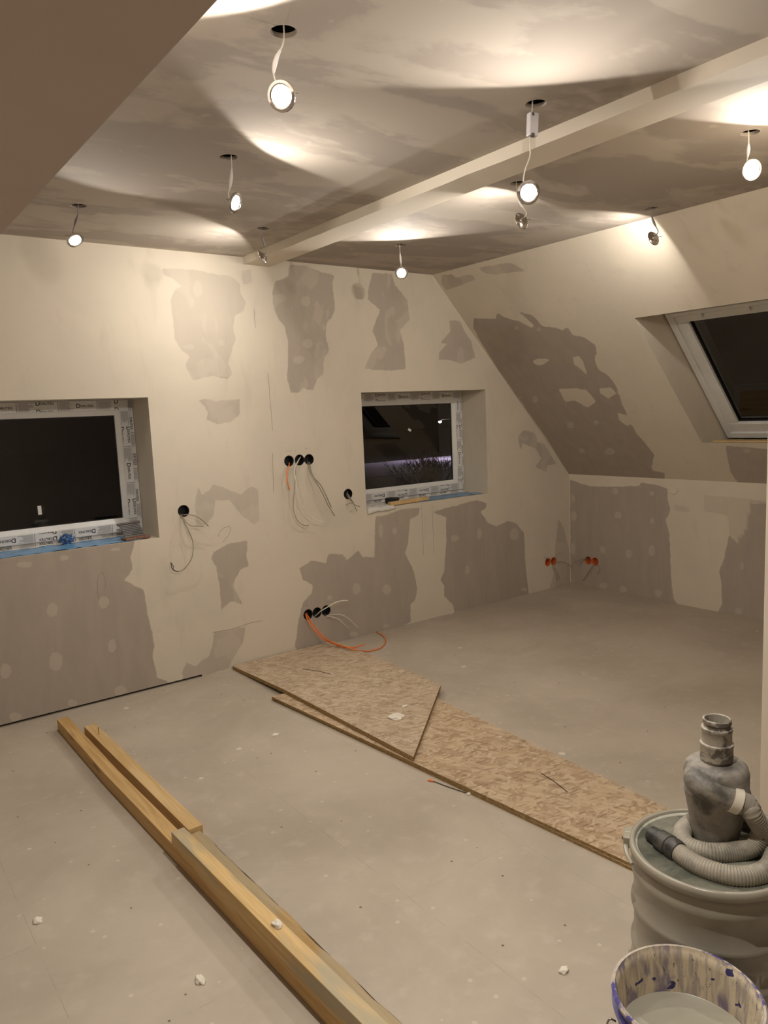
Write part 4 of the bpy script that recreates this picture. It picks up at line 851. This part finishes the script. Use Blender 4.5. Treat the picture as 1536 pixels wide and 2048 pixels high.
cable('c4d', W, 0.0024, 'thin pale cable drooping furthest right from the bottom sockets')
cable('c4e', W, 0.0024, 'thin pale cable drooping under its neighbour from the bottom sockets')
cable('c5a', G_, 0.0030, 'grey wire reaching into the corner from the orange gable sockets')
cable('c5b', G_, 0.0026, 'grey wire hanging down, left one under the orange gable sockets')
cable('c5c', G_, 0.0026, 'grey wire hanging down, right one under the orange gable sockets')
cable('c5d', G_, 0.0026, 'tiny grey wire end up left of the orange gable sockets')
cable('c6a', G_, 0.0030, 'grey wire reaching left into the corner from the orange knee wall sockets')
cable('c6b', G_, 0.0026, 'short grey wire end bending down left of the orange knee wall sockets')
cable('c6c', G_, 0.0030, 'long straight grey wire slanting down from the orange knee wall sockets')
cable('c6d', G_, 0.0026, 'curved grey wire end at the right of the orange knee wall sockets')
Mt = Matrix.Translation((X, 3.297, 0.877)) @ Matrix.Rotation(-PI/2, 4, 'Y')
mb = MB(); mb.lathe([(0.034, -0.002), (0.034, 0.006), (0.030, 0.010), (0.001, 0.0105)], 32, Mt)
tag(mb.build('round_cover', M['cream'], smooth=True), 'round filler-coated cover high on the knee wall', 'cover')

# ------------------------------------------------------------------ things on the window sills
def sheet_on_sill(name, x0, x1, y0, y1, z, mat, label, cat, amp=0.004, over=0.0, nx=50, ny=10, seed=0.0):
    mb = MB(); vs, fs = [], []
    for i in range(nx + 1):
        for j in range(ny + 1):
            x = x0 + (x1 - x0)*i/nx; y = y0 + (y1 - y0)*j/ny + 0.012*mnoise.noise(Vector((x*9 + seed, j*0.1, 0)))
            zz = z + amp*(0.6 + mnoise.noise(Vector((x*22 + seed, y*22, seed))) + 0.5*mnoise.noise(Vector((x*60, y*60, seed))))
            if y < D - 0.004 and over: zz = z - (D - 0.004 - y)*over + 0.004*mnoise.noise(Vector((x*30, y*20, seed))); y = D - 0.006 - 0.006*abs(mnoise.noise(Vector((x*25, zz*30, 2))))
            elif y < D: zz = max(zz, z + 0.001)
            vs.append((x, y, max(zz, z + 0.0008) if y >= D - 0.003 else zz))
    for i in range(nx):
        for j in range(ny): q = i*(ny+1) + j; fs.append((q, q + ny + 1, q + ny + 2, q + 1))
    mb.add(vs, fs)
    o = mb.build(name, mat, smooth='all', fix=False)
    md = o.modifiers.new('thick', 'SOLIDIFY'); md.thickness = 0.001; md.offset = 1
    return tag(o, label, cat)
sheet_on_sill('plastic_film', W1X0 + 0.02, W1X1 - 0.10, D + 0.012, D + 0.235, WZ0, M['blue_film'], 'blue plastic film lying along the sill of the left window', 'plastic film', 0.006, seed=1.5, nx=80, ny=14)
sheet_on_sill('plastic_film', 3.52, W2X1 - 0.02, D + 0.03, D + 0.225, WZ0, M['blue_film'], 'blue plastic film on the right end of the right window sill', 'plastic film', 0.004, seed=5.5, nx=50, ny=12)
sheet_on_sill('white_sheet', 3.03, 3.27, D - 0.030, D + 0.20, WZ0, M['paper'], 'crumpled white sheet overhanging the left end of the right window sill', 'plastic sheet', 0.016, over=0.9, seed=9.1, nx=30, ny=24)
# crumpled bit of blue film
bm = bmesh.new(); bmesh.ops.create_icosphere(bm, subdivisions=3, radius=1)
for v in bm.verts:
    k = 1 + 0.55*mnoise.noise(v.co*2.2) + 0.4*mnoise.noise(v.co*5)
    v.co = Vector((1.085 + v.co.x*0.035*k, D + 0.19 + v.co.y*0.022*k, WZ0 + 0.032 + v.co.z*0.030*k))
me = bpy.data.meshes.new('crumpled_film'); bm.to_mesh(me); bm.free(); me.materials.append(plain('dark_blue_film', (0.06, 0.14, 0.32), 0.2, var=0.4, scale=50))
o = bpy.data.objects.new('crumpled_film', me); col.objects.link(o); tag(o, 'crumpled tuft of dark blue film on the left window sill', 'plastic film')
# sanding block with a bent grip
t = thing('sanding_block', 'worn sanding block with dark curved grip on the left window sill', 'sanding tool', (1.42, D + 0.05, WZ0))
Mt = Matrix.Translation((1.425, D + 0.05, WZ0 + 0.004)) @ Matrix.Rotation(0.15, 4, 'Z')
mb = MB(); mb.box((-0.075, -0.035, 0), (0.075, 0.035, 0.016), Mt); mb.build('block_base', M['tool_red'], t, bevel=0.003)
mb = MB()
prof = [(-0.055 - 0.030*(k/8)**1.5, 0.016 + 0.075*(k/8)) for k in range(9)]
for k in range(8):
    (xa, za), (xb, zb) = prof[k], prof[k+1]
    mb.add([Mt @ Vector(q) for q in ((xa, 0.02, za), (xa + 0.115, 0.02, za), (xb + 0.115 + 0.01, 0.025, zb), (xb, 0.025, zb), (xa, 0.027, za), (xa + 0.115, 0.027, za), (xb + 0.125, 0.032, zb), (xb, 0.032, zb))],
           [(0, 1, 2, 3), (4, 7, 6, 5), (0, 3, 7, 4), (1, 5, 6, 2)] + ([(3, 2, 6, 7)] if k == 7 else []))
mb.build('grip_plate', plain('smoky_grey_plastic', (0.11, 0.105, 0.105), 0.35), t)
mb = MB(); q0, q1 = prof[-1]; mb.tube([Mt @ Vector((q0 - 0.004, 0.028, q1)), Mt @ Vector((q0 + 0.13, 0.028, q1 + 0.002))], 0.008, 10); mb.build('grip_bar', M['tool_dark'], t, smooth=True)
# right sill: batten and tape
mb = MB(); Mt = Matrix.Translation((3.46, D + 0.045, WZ0 + 0.004)) @ Matrix.Rotation(0.10, 4, 'Z')
mb.box((-0.22, -0.016, 0), (0.17, 0.016, 0.026), Mt); tag(mb.build('wood_offcut', M['wood_b'], bevel=0.002), 'short wooden batten lying on the sill of the right window', 'wood offcut')
mb = MB(); mb.lathe([(0.030, 0.001), (0.052, 0.001), (0.053, 0.004), (0.053, 0.036), (0.050, 0.039), (0.030, 0.039)], 32, Matrix.Translation((3.345, D + 0.125, WZ0 + 0.004)), True)
tag(mb.build('tape_roll', M['gasket'], smooth=True), 'black roll behind the batten on the right window sill', 'tape roll')

# ------------------------------------------------------------------ strand boards on the floor
def board(name, poly, z0, z1, label, cat, face, sag=None, n=24):
    """board as a bent slab: poly = near-left, near-right, far-right, far-left corners"""
    mb = MB(); a, b, c, d = [Vector((*q, 0)) for q in poly]
    vs, fs = [], []
    for k in range(2):
        for i in range(n + 1):
            t_ = i/n; p0 = a.lerp(d, t_); p1 = b.lerp(c, t_)
            for j in range(5):
                p = p0.lerp(p1, j/4); z = (z0, z1)[k] + (sag(p.x, p.y) if sag else 0)
                e = 0.0
                vs.append((p.x, p.y, z))
    m = (n + 1)*5
    mb.cur = 0
    mb.add(vs, [])
    def quad(*q, mi): mb.f.append(q); mb.mi.append(mi)
    for i in range(n):
        for j in range(4):
            q = i*5 + j
            quad(q, q + 1, q + 6, q + 5, mi=0); quad(m + q, m + q + 5, m + q + 6, m + q + 1, mi=0)
        quad(i*5, i*5 + 5, m + i*5 + 5, m + i*5, mi=1); quad(i*5 + 4, m + i*5 + 4, m + i*5 + 9, i*5 + 9, mi=1)
    for j in range(4):
        quad(j, m + j, m + j + 1, j + 1, mi=1); e = n*5; quad(e + j, e + j + 1, m + e + j + 1, m + e + j, mi=1)
    return tag(mb.build(name, [face, M['osb_edge']]), label, cat, 'strand boards on the floor')
board('strand_board', [(2.048, 1.10), (2.405, 1.10), (2.560, 3.62), (1.872, 3.655)], 0.0005, 0.0118, 'bottom strand board of the long stack, mostly hidden under its twin', 'board', M['osb'])
board('strand_board', [(2.052, 1.10), (2.400, 1.10), (2.555, 3.60), (1.867, 3.645)], 0.0124, 0.0240, 'upper long strand board running from the gable towards the metal drum', 'board', M['osb'])
def sag(x, y):
    if y > 3.64: return 0.0245*(4.295 - y)/(4.295 - 3.64)
    return 0.0245 + 0.001*(3.64 - y)
board('strand_board', [(1.953, 2.507), (2.622, 3.095), (2.695, 4.29), (1.939, 4.29)], 0.0006, 0.0215, 'dusty cut strand board lying on the stack, its end at the gable wall', 'board', M['osb_top'], sag)

def lump(label, x, y, z, rx, ry, rz, seed):
    bm = bmesh.new(); bmesh.ops.create_icosphere(bm, subdivisions=3, radius=1)
    for v in bm.verts:
        k = 1 + 0.45*mnoise.noise(v.co*1.6 + Vector((seed, 0, 0)))
        v.co = Vector((v.co.x*rx*k, v.co.y*ry*k, max(v.co.z, -0.25)*rz*k))
    zmin = min(v.co.z for v in bm.verts)
    for v in bm.verts: v.co += Vector((x, y, z - zmin + 0.0002))
    me = bpy.data.meshes.new('filler_lump'); bm.to_mesh(me); bm.free(); me.materials.append(M['blob'])
    me.polygons.foreach_set('use_smooth', [True]*len(me.polygons))
    o = bpy.data.objects.new('filler_lump', me); col.objects.link(o); ORG[o.name] = Vector((0, 0, 0))
    return tag(o, label, 'filler lump', 'dried filler lumps')
ZT = 0.0215 + 0.0255
lump('large flat lump of dried filler on the top strand board', 2.165, 2.905, ZT, 0.042, 0.036, 0.008, 1.0)
lump('small lump of dried filler beside the large one on the top strand board', 2.285, 2.985, ZT, 0.018, 0.012, 0.006, 2.3)
lump('dried filler lump on the nearest timber batten', 0.905, 1.823, 0.1135, 0.014, 0.018, 0.010, 3.1)
lump('dried filler lump on the floor near the left edge of the photo', 0.399, 2.48, 0, 0.014, 0.018, 0.008, 4.4)
lump('dried filler lump on the floor left of the near end of the timbers', 0.696, 1.902, 0, 0.012, 0.02, 0.010, 5.2)
lump('dried filler lump on the floor between timbers and blue bucket', 1.497, 1.283, 0, 0.016, 0.012, 0.008, 6.6)
lump('dried filler lump by the board edge near the wire offcut', 1.967, 2.17, 0, 0.008, 0.008, 0.007, 7.7)
lump('small dried filler lump on the floor left of the stack of boards', 1.66, 3.23, 0, 0.018, 0.014, 0.004, 8.2)

def wire(pts, r, mat, label):
    mb = MB(); mb.tube(smooth_path(pts, 5), r, 6)
    return tag(mb.build('wire_offcut', mat, smooth='all'), label, 'wire offcut')
wire([(2.284, 2.064, 0.026), (2.268, 1.98, 0.0265), (2.242, 1.892, 0.026)], 0.0016, M['cable_dark'], 'dark bit of wire lying on the long strand board')
wire([(2.205, 3.886, 0.0395), (2.25, 3.78, 0.043), (2.272, 3.668, 0.047)], 0.0014, M['cable_dark'], 'long dark splinter lying on the dusty top strand board')  # a long splinter, built with the wire function
o = wire([(1.930, 2.345, 0.004), (1.945, 2.27, 0.003), (1.966, 2.185, 0.003)], 0.002, M['cable_dark'], 'wire offcut with orange tips on the floor against the board edge')
mb = MB()
for dx in (-0.006, 0.006): mb.tube([(1.930, 2.345, 0.004), (1.922 + dx, 2.368, 0.004)], 0.0032, 6)
tag(mb.build('wire_tip', M['cable_orange'], o), 'orange tip')

# ------------------------------------------------------------------ timber battens
def batten(name, left, z0, z1, width, mat, label, rough_end=0.0, bark=False, n=60, seed=0.0):
    """left: points (x, y) along the left lower edge, from far to near"""
    t = None
    L = [Vector((x, y, 0)) for x, y in left]
    def at(s):
        f = s*(len(L) - 1); i = min(int(f), len(L) - 2); return L[i].lerp(L[i+1], f - i)
    mb = MB(); rows = []
    for i in range(n + 1):
        s = i/n; p = at(s); w = width
        if bark: w = width*(1 + 0.10*mnoise.noise(Vector((p.y*4, seed, 0))) + 0.05*mnoise.noise(Vector((p.y*13, seed, 1))))
        if bark:
            c_ = 0.010 + 0.007*mnoise.noise(Vector((p.y*7, seed, 2))); rows.append([(p.x, p.y, z0), (p.x, p.y, z1), (p.x + w - c_, p.y, z1), (p.x + w, p.y, z1 - 0.013), (p.x + w, p.y, z0)])
        else: rows.append([(p.x, p.y, z0), (p.x, p.y, z1), (p.x + w, p.y, z1), (p.x + w, p.y, z0)])
    m = len(rows[0])
    for r_ in rows: mb.v += r_
    for i in range(n):
        for k in range(m):
            mb.f.append((i*m + k, i*m + (k+1) % m, (i+1)*m + (k+1) % m, (i+1)*m + k)); mb.mi.append(1 if bark and k in (2, 3) else 0)
    mb.f.append(tuple(range(m))[::-1]); mb.mi.append(0); mb.f.append(tuple(n*m + k for k in range(m))); mb.mi.append(0)
    return tag(mb.build(name, [mat, M['bark']] if bark else mat, bevel=0.0 if bark else 0.0015), label, 'timber batten', 'timber battens on the floor')
A_ = batten('timber_batten', [(0.842, 4.045), (0.845, 3.25), (0.866, 2.4), (0.887, 1.5), (0.897, 0.9)], 0.0003, 0.060, 0.055, M['wood_a'], 'long batten at the left, lying on the floor under the topmost batten')
B_ = batten('timber_batten', [(0.926, 3.863), (0.937, 3.2), (0.948, 2.583)], 0.0003, 0.055, 0.056, M['wood_b'], 'short pale batten with a bent nail standing in its far end')
C_ = batten('timber_batten', [(0.858, 2.512), (0.874, 1.9), (0.889, 1.38), (0.899, 0.9)], 0.0606, 0.1135, 0.048, M['wood_c'], 'topmost batten resting on the long one, pale with a grey stained side')
D_ = batten('timber_batten', [(0.938, 2.575), (0.949, 1.9), (0.956, 1.4), (0.962, 0.9)], 0.0003, 0.040, 0.062, M['wood_d'], 'rough sawn plank with dark bark along its right edge', bark=True, seed=4)
mb = MB(); mb.tube([(0.955, 3.71, 0.05), (0.954, 3.708, 0.088)], 0.0018, 6); mb.lathe([(0.001, 0), (0.0042, 0), (0.0042, 0.0015), (0.001, 0.0015)], 10, Matrix.Translation((0.954, 3.708, 0.088)))
tag(mb.build('nail', M['steel'], B_), 'steel nail standing in the batten')

# ------------------------------------------------------------------ metal drum, dust separator and hose
DC = Vector((1.695, 0.977, 0)); DR = 0.185; DH = 0.43; LIDZ = 0.405
t = thing('metal_drum', 'grey green metal drum with a clamped lid at the right edge', 'drum', (DC.x, DC.y, 0))
Md = Matrix.Translation(DC)
prof = [(0.001, 0.0), (DR - 0.012, 0.0), (DR - 0.004, 0.006), (DR - 0.004, 0.10)]
def bead(z): return [(DR - 0.004, z - 0.016), (DR + 0.002, z - 0.008), (DR + 0.004, z), (DR + 0.002, z + 0.008), (DR - 0.004, z + 0.016)]
prof += bead(0.16) + bead(0.27) + [(DR - 0.004, 0.33)] + bead(0.365)[1:4] + [(DR - 0.003, 0.39), (DR - 0.003, DH - 0.02)]
mb = MB(); mb.lathe(prof, 72, Md); mb.build('drum_body', M['enamel'], t, smooth='all')
mb = MB(); mb.lathe([(DR - 0.004, DH - 0.026), (DR + 0.006, DH - 0.024), (DR + 0.0085, DH - 0.012), (DR + 0.006, DH - 0.002), (DR, DH), (DR - 0.006, DH - 0.002), (DR - 0.007, DH - 0.010), (DR - 0.006, DH - 0.02)], 72, Md, True)
ring = mb.build('clamp_ring', M['enamel'], t, smooth='all')
mb = MB(); mb.lathe([(DR - 0.005, DH - 0.012), (DR - 0.010, DH - 0.006), (DR - 0.016, LIDZ + 0.004), (DR - 0.026, LIDZ), (0.135, LIDZ), (0.130, LIDZ + 0.004), (0.120, LIDZ + 0.004), (0.115, LIDZ), (0.001, LIDZ)], 72, Md)
mb.build('drum_lid', M['lid'], t, smooth='all')
# lever lock on the clamp ring, at the left as seen from the camera
la = math.atan2(1.146 - DC.y, 1.598 - DC.x)
mb = MB(); arc = [Vector((DC.x + (DR + 0.016)*math.cos(la + s), DC.y + (DR + 0.016)*math.sin(la + s), DH - 0.022 - 0.010*abs(s))) for s in np.linspace(-0.05, 0.50, 9)]
mb.tube(arc, [0.006, 0.007, 0.007, 0.007, 0.006, 0.006, 0.006, 0.005, 0.004], 8); mb.build('lock_lever', M['enamel'], ring, smooth=True)
mb = MB()
for s in (-0.10, 0.05):
    c = Vector((DC.x + (DR + 0.012)*math.cos(la + s), DC.y + (DR + 0.012)*math.sin(la + s), DH - 0.012)); Mq = Matrix.Translation(c) @ Matrix.Rotation(la + s, 4, 'Z')
    mb.box((-0.010, -0.016, -0.016), (0.010, 0.016, 0.012), Mq)
mb.build('lock_bracket', M['enamel'], ring, bevel=0.003)
mb = MB(); c = Vector((DC.x + (DR + 0.022)*math.cos(la + 0.02), DC.y + (DR + 0.022)*math.sin(la + 0.02), DH - 0.014)); mb.lathe([(0.001, -0.004), (0.004, -0.004), (0.004, 0.004), (0.001, 0.004)], 10, Matrix.Translation(c) @ Matrix.Rotation(la, 4, 'Z') @ Matrix.Rotation(PI/2, 4, 'Y')); mb.build('lock_pin', M['tool_dark'], ring)

CY = Vector((1.758, 0.997, 0)); Mc = Matrix.Translation(CY); Z0 = LIDZ + 0.0006
t = thing('dust_separator', 'dusty grey cyclone dust separator standing on the drum lid', 'dust separator', (CY.x, CY.y, Z0))
mb = MB(); mb.lathe([(0.001, Z0), (0.059, Z0), (0.059, Z0 + 0.008), (0.054, Z0 + 0.012), (0.078, Z0 + 0.150), (0.001, Z0 + 0.150)], 48, Mc); mb.build('separator_cone', M['cyclone'], t, smooth=True)
zc = Z0 + 0.150
mb = MB(); mb.lathe([(0.001, zc - 0.004), (0.080, zc - 0.004), (0.082, zc), (0.080, zc + 0.006), (0.0785, zc + 0.008), (0.0785, zc + 0.050), (0.074, zc + 0.066), (0.064, zc + 0.074), (0.040, zc + 0.077), (0.001, zc + 0.077)], 48, Mc); mb.build('separator_housing', M['cyclone'], t, smooth=True)
zt = zc + 0.070
mb = MB(); mb.lathe([(0.030, zt), (0.034, zt), (0.035, zt + 0.004), (0.035, zt + 0.012), (0.0395, zt + 0.014), (0.0395, zt + 0.048), (0.0405, zt + 0.050), (0.0405, zt + 0.056), (0.036, zt + 0.058), (0.036, zt + 0.088), (0.0375, zt + 0.090), (0.0375, zt + 0.096), (0.032, zt + 0.098), (0.032, zt + 0.107), (0.0345, zt + 0.109), (0.0345, zt + 0.118), (0.031, zt + 0.120), (0.029, zt + 0.118), (0.029, zt)], 40, Mc, True)
mb.build('outlet_pipe', dusty('smudged_pale_pipe', (0.12, 0.105, 0.085), (0.40, 0.365, 0.30), 14, 0.5, 0.56, 0.5), t, smooth=True)
# tangential inlet towards the camera's right
view = Vector((0.87, 0.49, 0)); rt = Vector((0.8, -0.6, 0)).normalized()
ib = CY - view*0.056 - rt*0.040 + Vector((0, 0, zc + 0.038))
idir = (rt*1.0 - view*0.25 + Vector((0, 0, -0.36))).normalized()
ie = ib + idir*0.088
ip = smooth_path([CY - rt*0.020 + view*0.030 + Vector((0, 0, zc + 0.038)), CY - rt*0.046 + view*0.004 + Vector((0, 0, zc + 0.039)), CY - rt*0.047 - view*0.032 + Vector((0, 0, zc + 0.040)), ib + idir*0.022, ie], 8)
mb = MB(); mb.tube(ip, [0.0335 - 0.0035*i/(len(ip) - 1) for i in range(len(ip))], 24); mb.build('inlet_pipe', M['cyclone'], t, smooth=True)
mb = MB(); mb.tube([ie - idir*0.012, ie + idir*0.010], [0.0325, 0.0325], 24); mb.build('inlet_cuff', M['cuff_white'], t, smooth=True)

# ribbed hose: arc from the inlet, loop round the separator, then along the lid to its black cuff
hz = LIDZ + 0.027
hp = [ie + idir*0.014, ie + idir*0.034, CY + rt*0.088 - view*0.098 + Vector((0, 0, zc - 0.016)), CY + rt*0.112 - view*0.094 + Vector((0, 0, zc - 0.060)), CY + rt*0.114 - view*0.088 + Vector((0, 0, LIDZ + 0.070)),
      CY + rt*0.092 - view*0.090 + Vector((0, 0, hz + 0.012)), CY + rt*0.045 - view*0.092 + Vector((0, 0, hz)), CY - rt*0.015 - view*0.090 + Vector((0, 0, hz)), CY - rt*0.072 - view*0.052 + Vector((0, 0, hz)), CY - rt*0.086 + view*0.015 + Vector((0, 0, hz)),
      CY - rt*0.045 + view*0.076 + Vector((0, 0, hz)), CY + rt*0.030 + view*0.080 + Vector((0, 0, hz + 0.004)), CY + rt*0.095 + view*0.022 + Vector((0, 0, hz + 0.022)), CY + rt*0.150 - view*0.050 + Vector((0, 0, hz + 0.030)), CY + rt*0.150 - view*0.110 + Vector((0, 0, hz + 0.010)), Vector((1.700, 0.836, hz)), Vector((1.628, 0.868, hz)), Vector((1.598, 0.945, hz)), Vector((1.618, 1.035, hz))]
base = smooth_path(hp, 22)
acc = [0.0]
for a, b in zip(base[:-1], base[1:]): acc.append(acc[-1] + (b - a).length)
tot = acc[-1]; N = int(tot/0.0016); pts, rad = [], []; j = 0
for i in range(N + 1):
    s = tot*i/N
    while j < len(acc) - 2 and acc[j+1] < s: j += 1
    f = (s - acc[j])/max(acc[j+1] - acc[j], 1e-9)
    pts.append(base[j].lerp(base[j+1], f)); rad.append(0.0235 + 0.0011*math.cos(2*PI*s/0.0064))
t = thing('vacuum_hose', 'dusty ribbed vacuum hose looped round the separator on the drum lid', 'hose', (1.618, 1.035, LIDZ))
mb = MB(); mb.tube(pts, rad, 18); mb.build('ribbed_tube', M['hose'], t, smooth='all')
mb = MB(); mb.tube([pts[0] - idir*0.006, pts[0] + idir*0.022], [0.0285, 0.0275], 20); mb.build('end_collar', M['cyclone'], t, smooth=True)
d = (pts[-1] - pts[-8]).normalized(); e = pts[-1]
prof = [(-0.028, 0.0265), (-0.020, 0.0285), (-0.006, 0.0285), (-0.004, 0.0265), (0.002, 0.0265), (0.004, 0.029), (0.036, 0.027), (0.038, 0.022), (0.070, 0.0205)]
Mh = Matrix.Translation(e) @ d.to_track_quat('Z', 'Y').to_matrix().to_4x4()
mb = MB(); mb.lathe([(0.001, -0.028)] + [(r, z) for z, r in prof] + [(0.017, 0.070), (0.017, 0.02), (0.001, 0.02)], 24, Mh); mb.build('hose_cuff', M['cuff_black'], t, smooth=True)

# ------------------------------------------------------------------ filler bucket
BC = Vector((1.356, 0.827, 0)); BH, BR = 0.30, 0.151
t = thing('filler_bucket', 'blue violet bucket with filler-smeared inside and grey liquid, at the bottom right', 'bucket', (BC.x, BC.y, 0))
Mb = Matrix.Translation(BC)
mb = MB(); mb.lathe([(0.001, 0.0), (0.124, 0.0), (0.128, 0.004), (BR - 0.008, BH - 0.045), (BR + 0.002, BH - 0.043), (BR + 0.003, BH - 0.036), (BR - 0.005, BH - 0.034), (BR - 0.004, BH - 0.014)], 72, Mb)
mb.f.pop(); mb.mi.pop()
mb.build('bucket_shell', M['bucket_blue'], t, smooth=True)
mb = MB(); mb.lathe([(BR - 0.004, BH - 0.014), (BR + 0.003, BH - 0.012), (BR + 0.004, BH - 0.004), (BR, BH), (BR - 0.004, BH - 0.001), (BR - 0.006, BH - 0.012)], 72, Mb, True); mb.build('bucket_rim', M['bucket_rim'], t, smooth=True)
mb = MB(); mb.sheet([(BR - 0.004, BH - 0.001), (BR - 0.0065, BH - 0.012), (BR - 0.0075, BH - 0.013), (BR - 0.009, BH - 0.03), (0.130, 0.06), (0.120, 0.03)], 72, Mb); mb.build('bucket_lining', M['bucket_in'], t, smooth='all')
mb = MB(); mb.sheet([(0.0005, 0.188), (0.06, 0.188), (0.1360, 0.189), (0.1385, 0.191)], 72, Mb); mb.build('liquid_filler', M['liquid'], t, smooth='all')
ha = math.atan2(0.913 - BC.y, 1.232 - BC.x)
hb = Vector((BC.x + (BR + 0.003)*math.cos(ha), BC.y + (BR + 0.003)*math.sin(ha), BH - 0.055)); od = Vector((math.cos(ha), math.sin(ha), 0)); td = Vector((-math.sin(ha), math.cos(ha), 0))
mb = MB(); mb.tube(smooth_path([hb, hb + od*0.012 + Vector((0, 0, 0.006)), hb + od*0.018 - Vector((0, 0, 0.006)), hb + od*0.010 - Vector((0, 0, 0.018)), hb + od*0.003 - Vector((0, 0, 0.014))], 5), 0.0022, 6); mb.build('handle_hook', M['steel'], t, smooth='all')
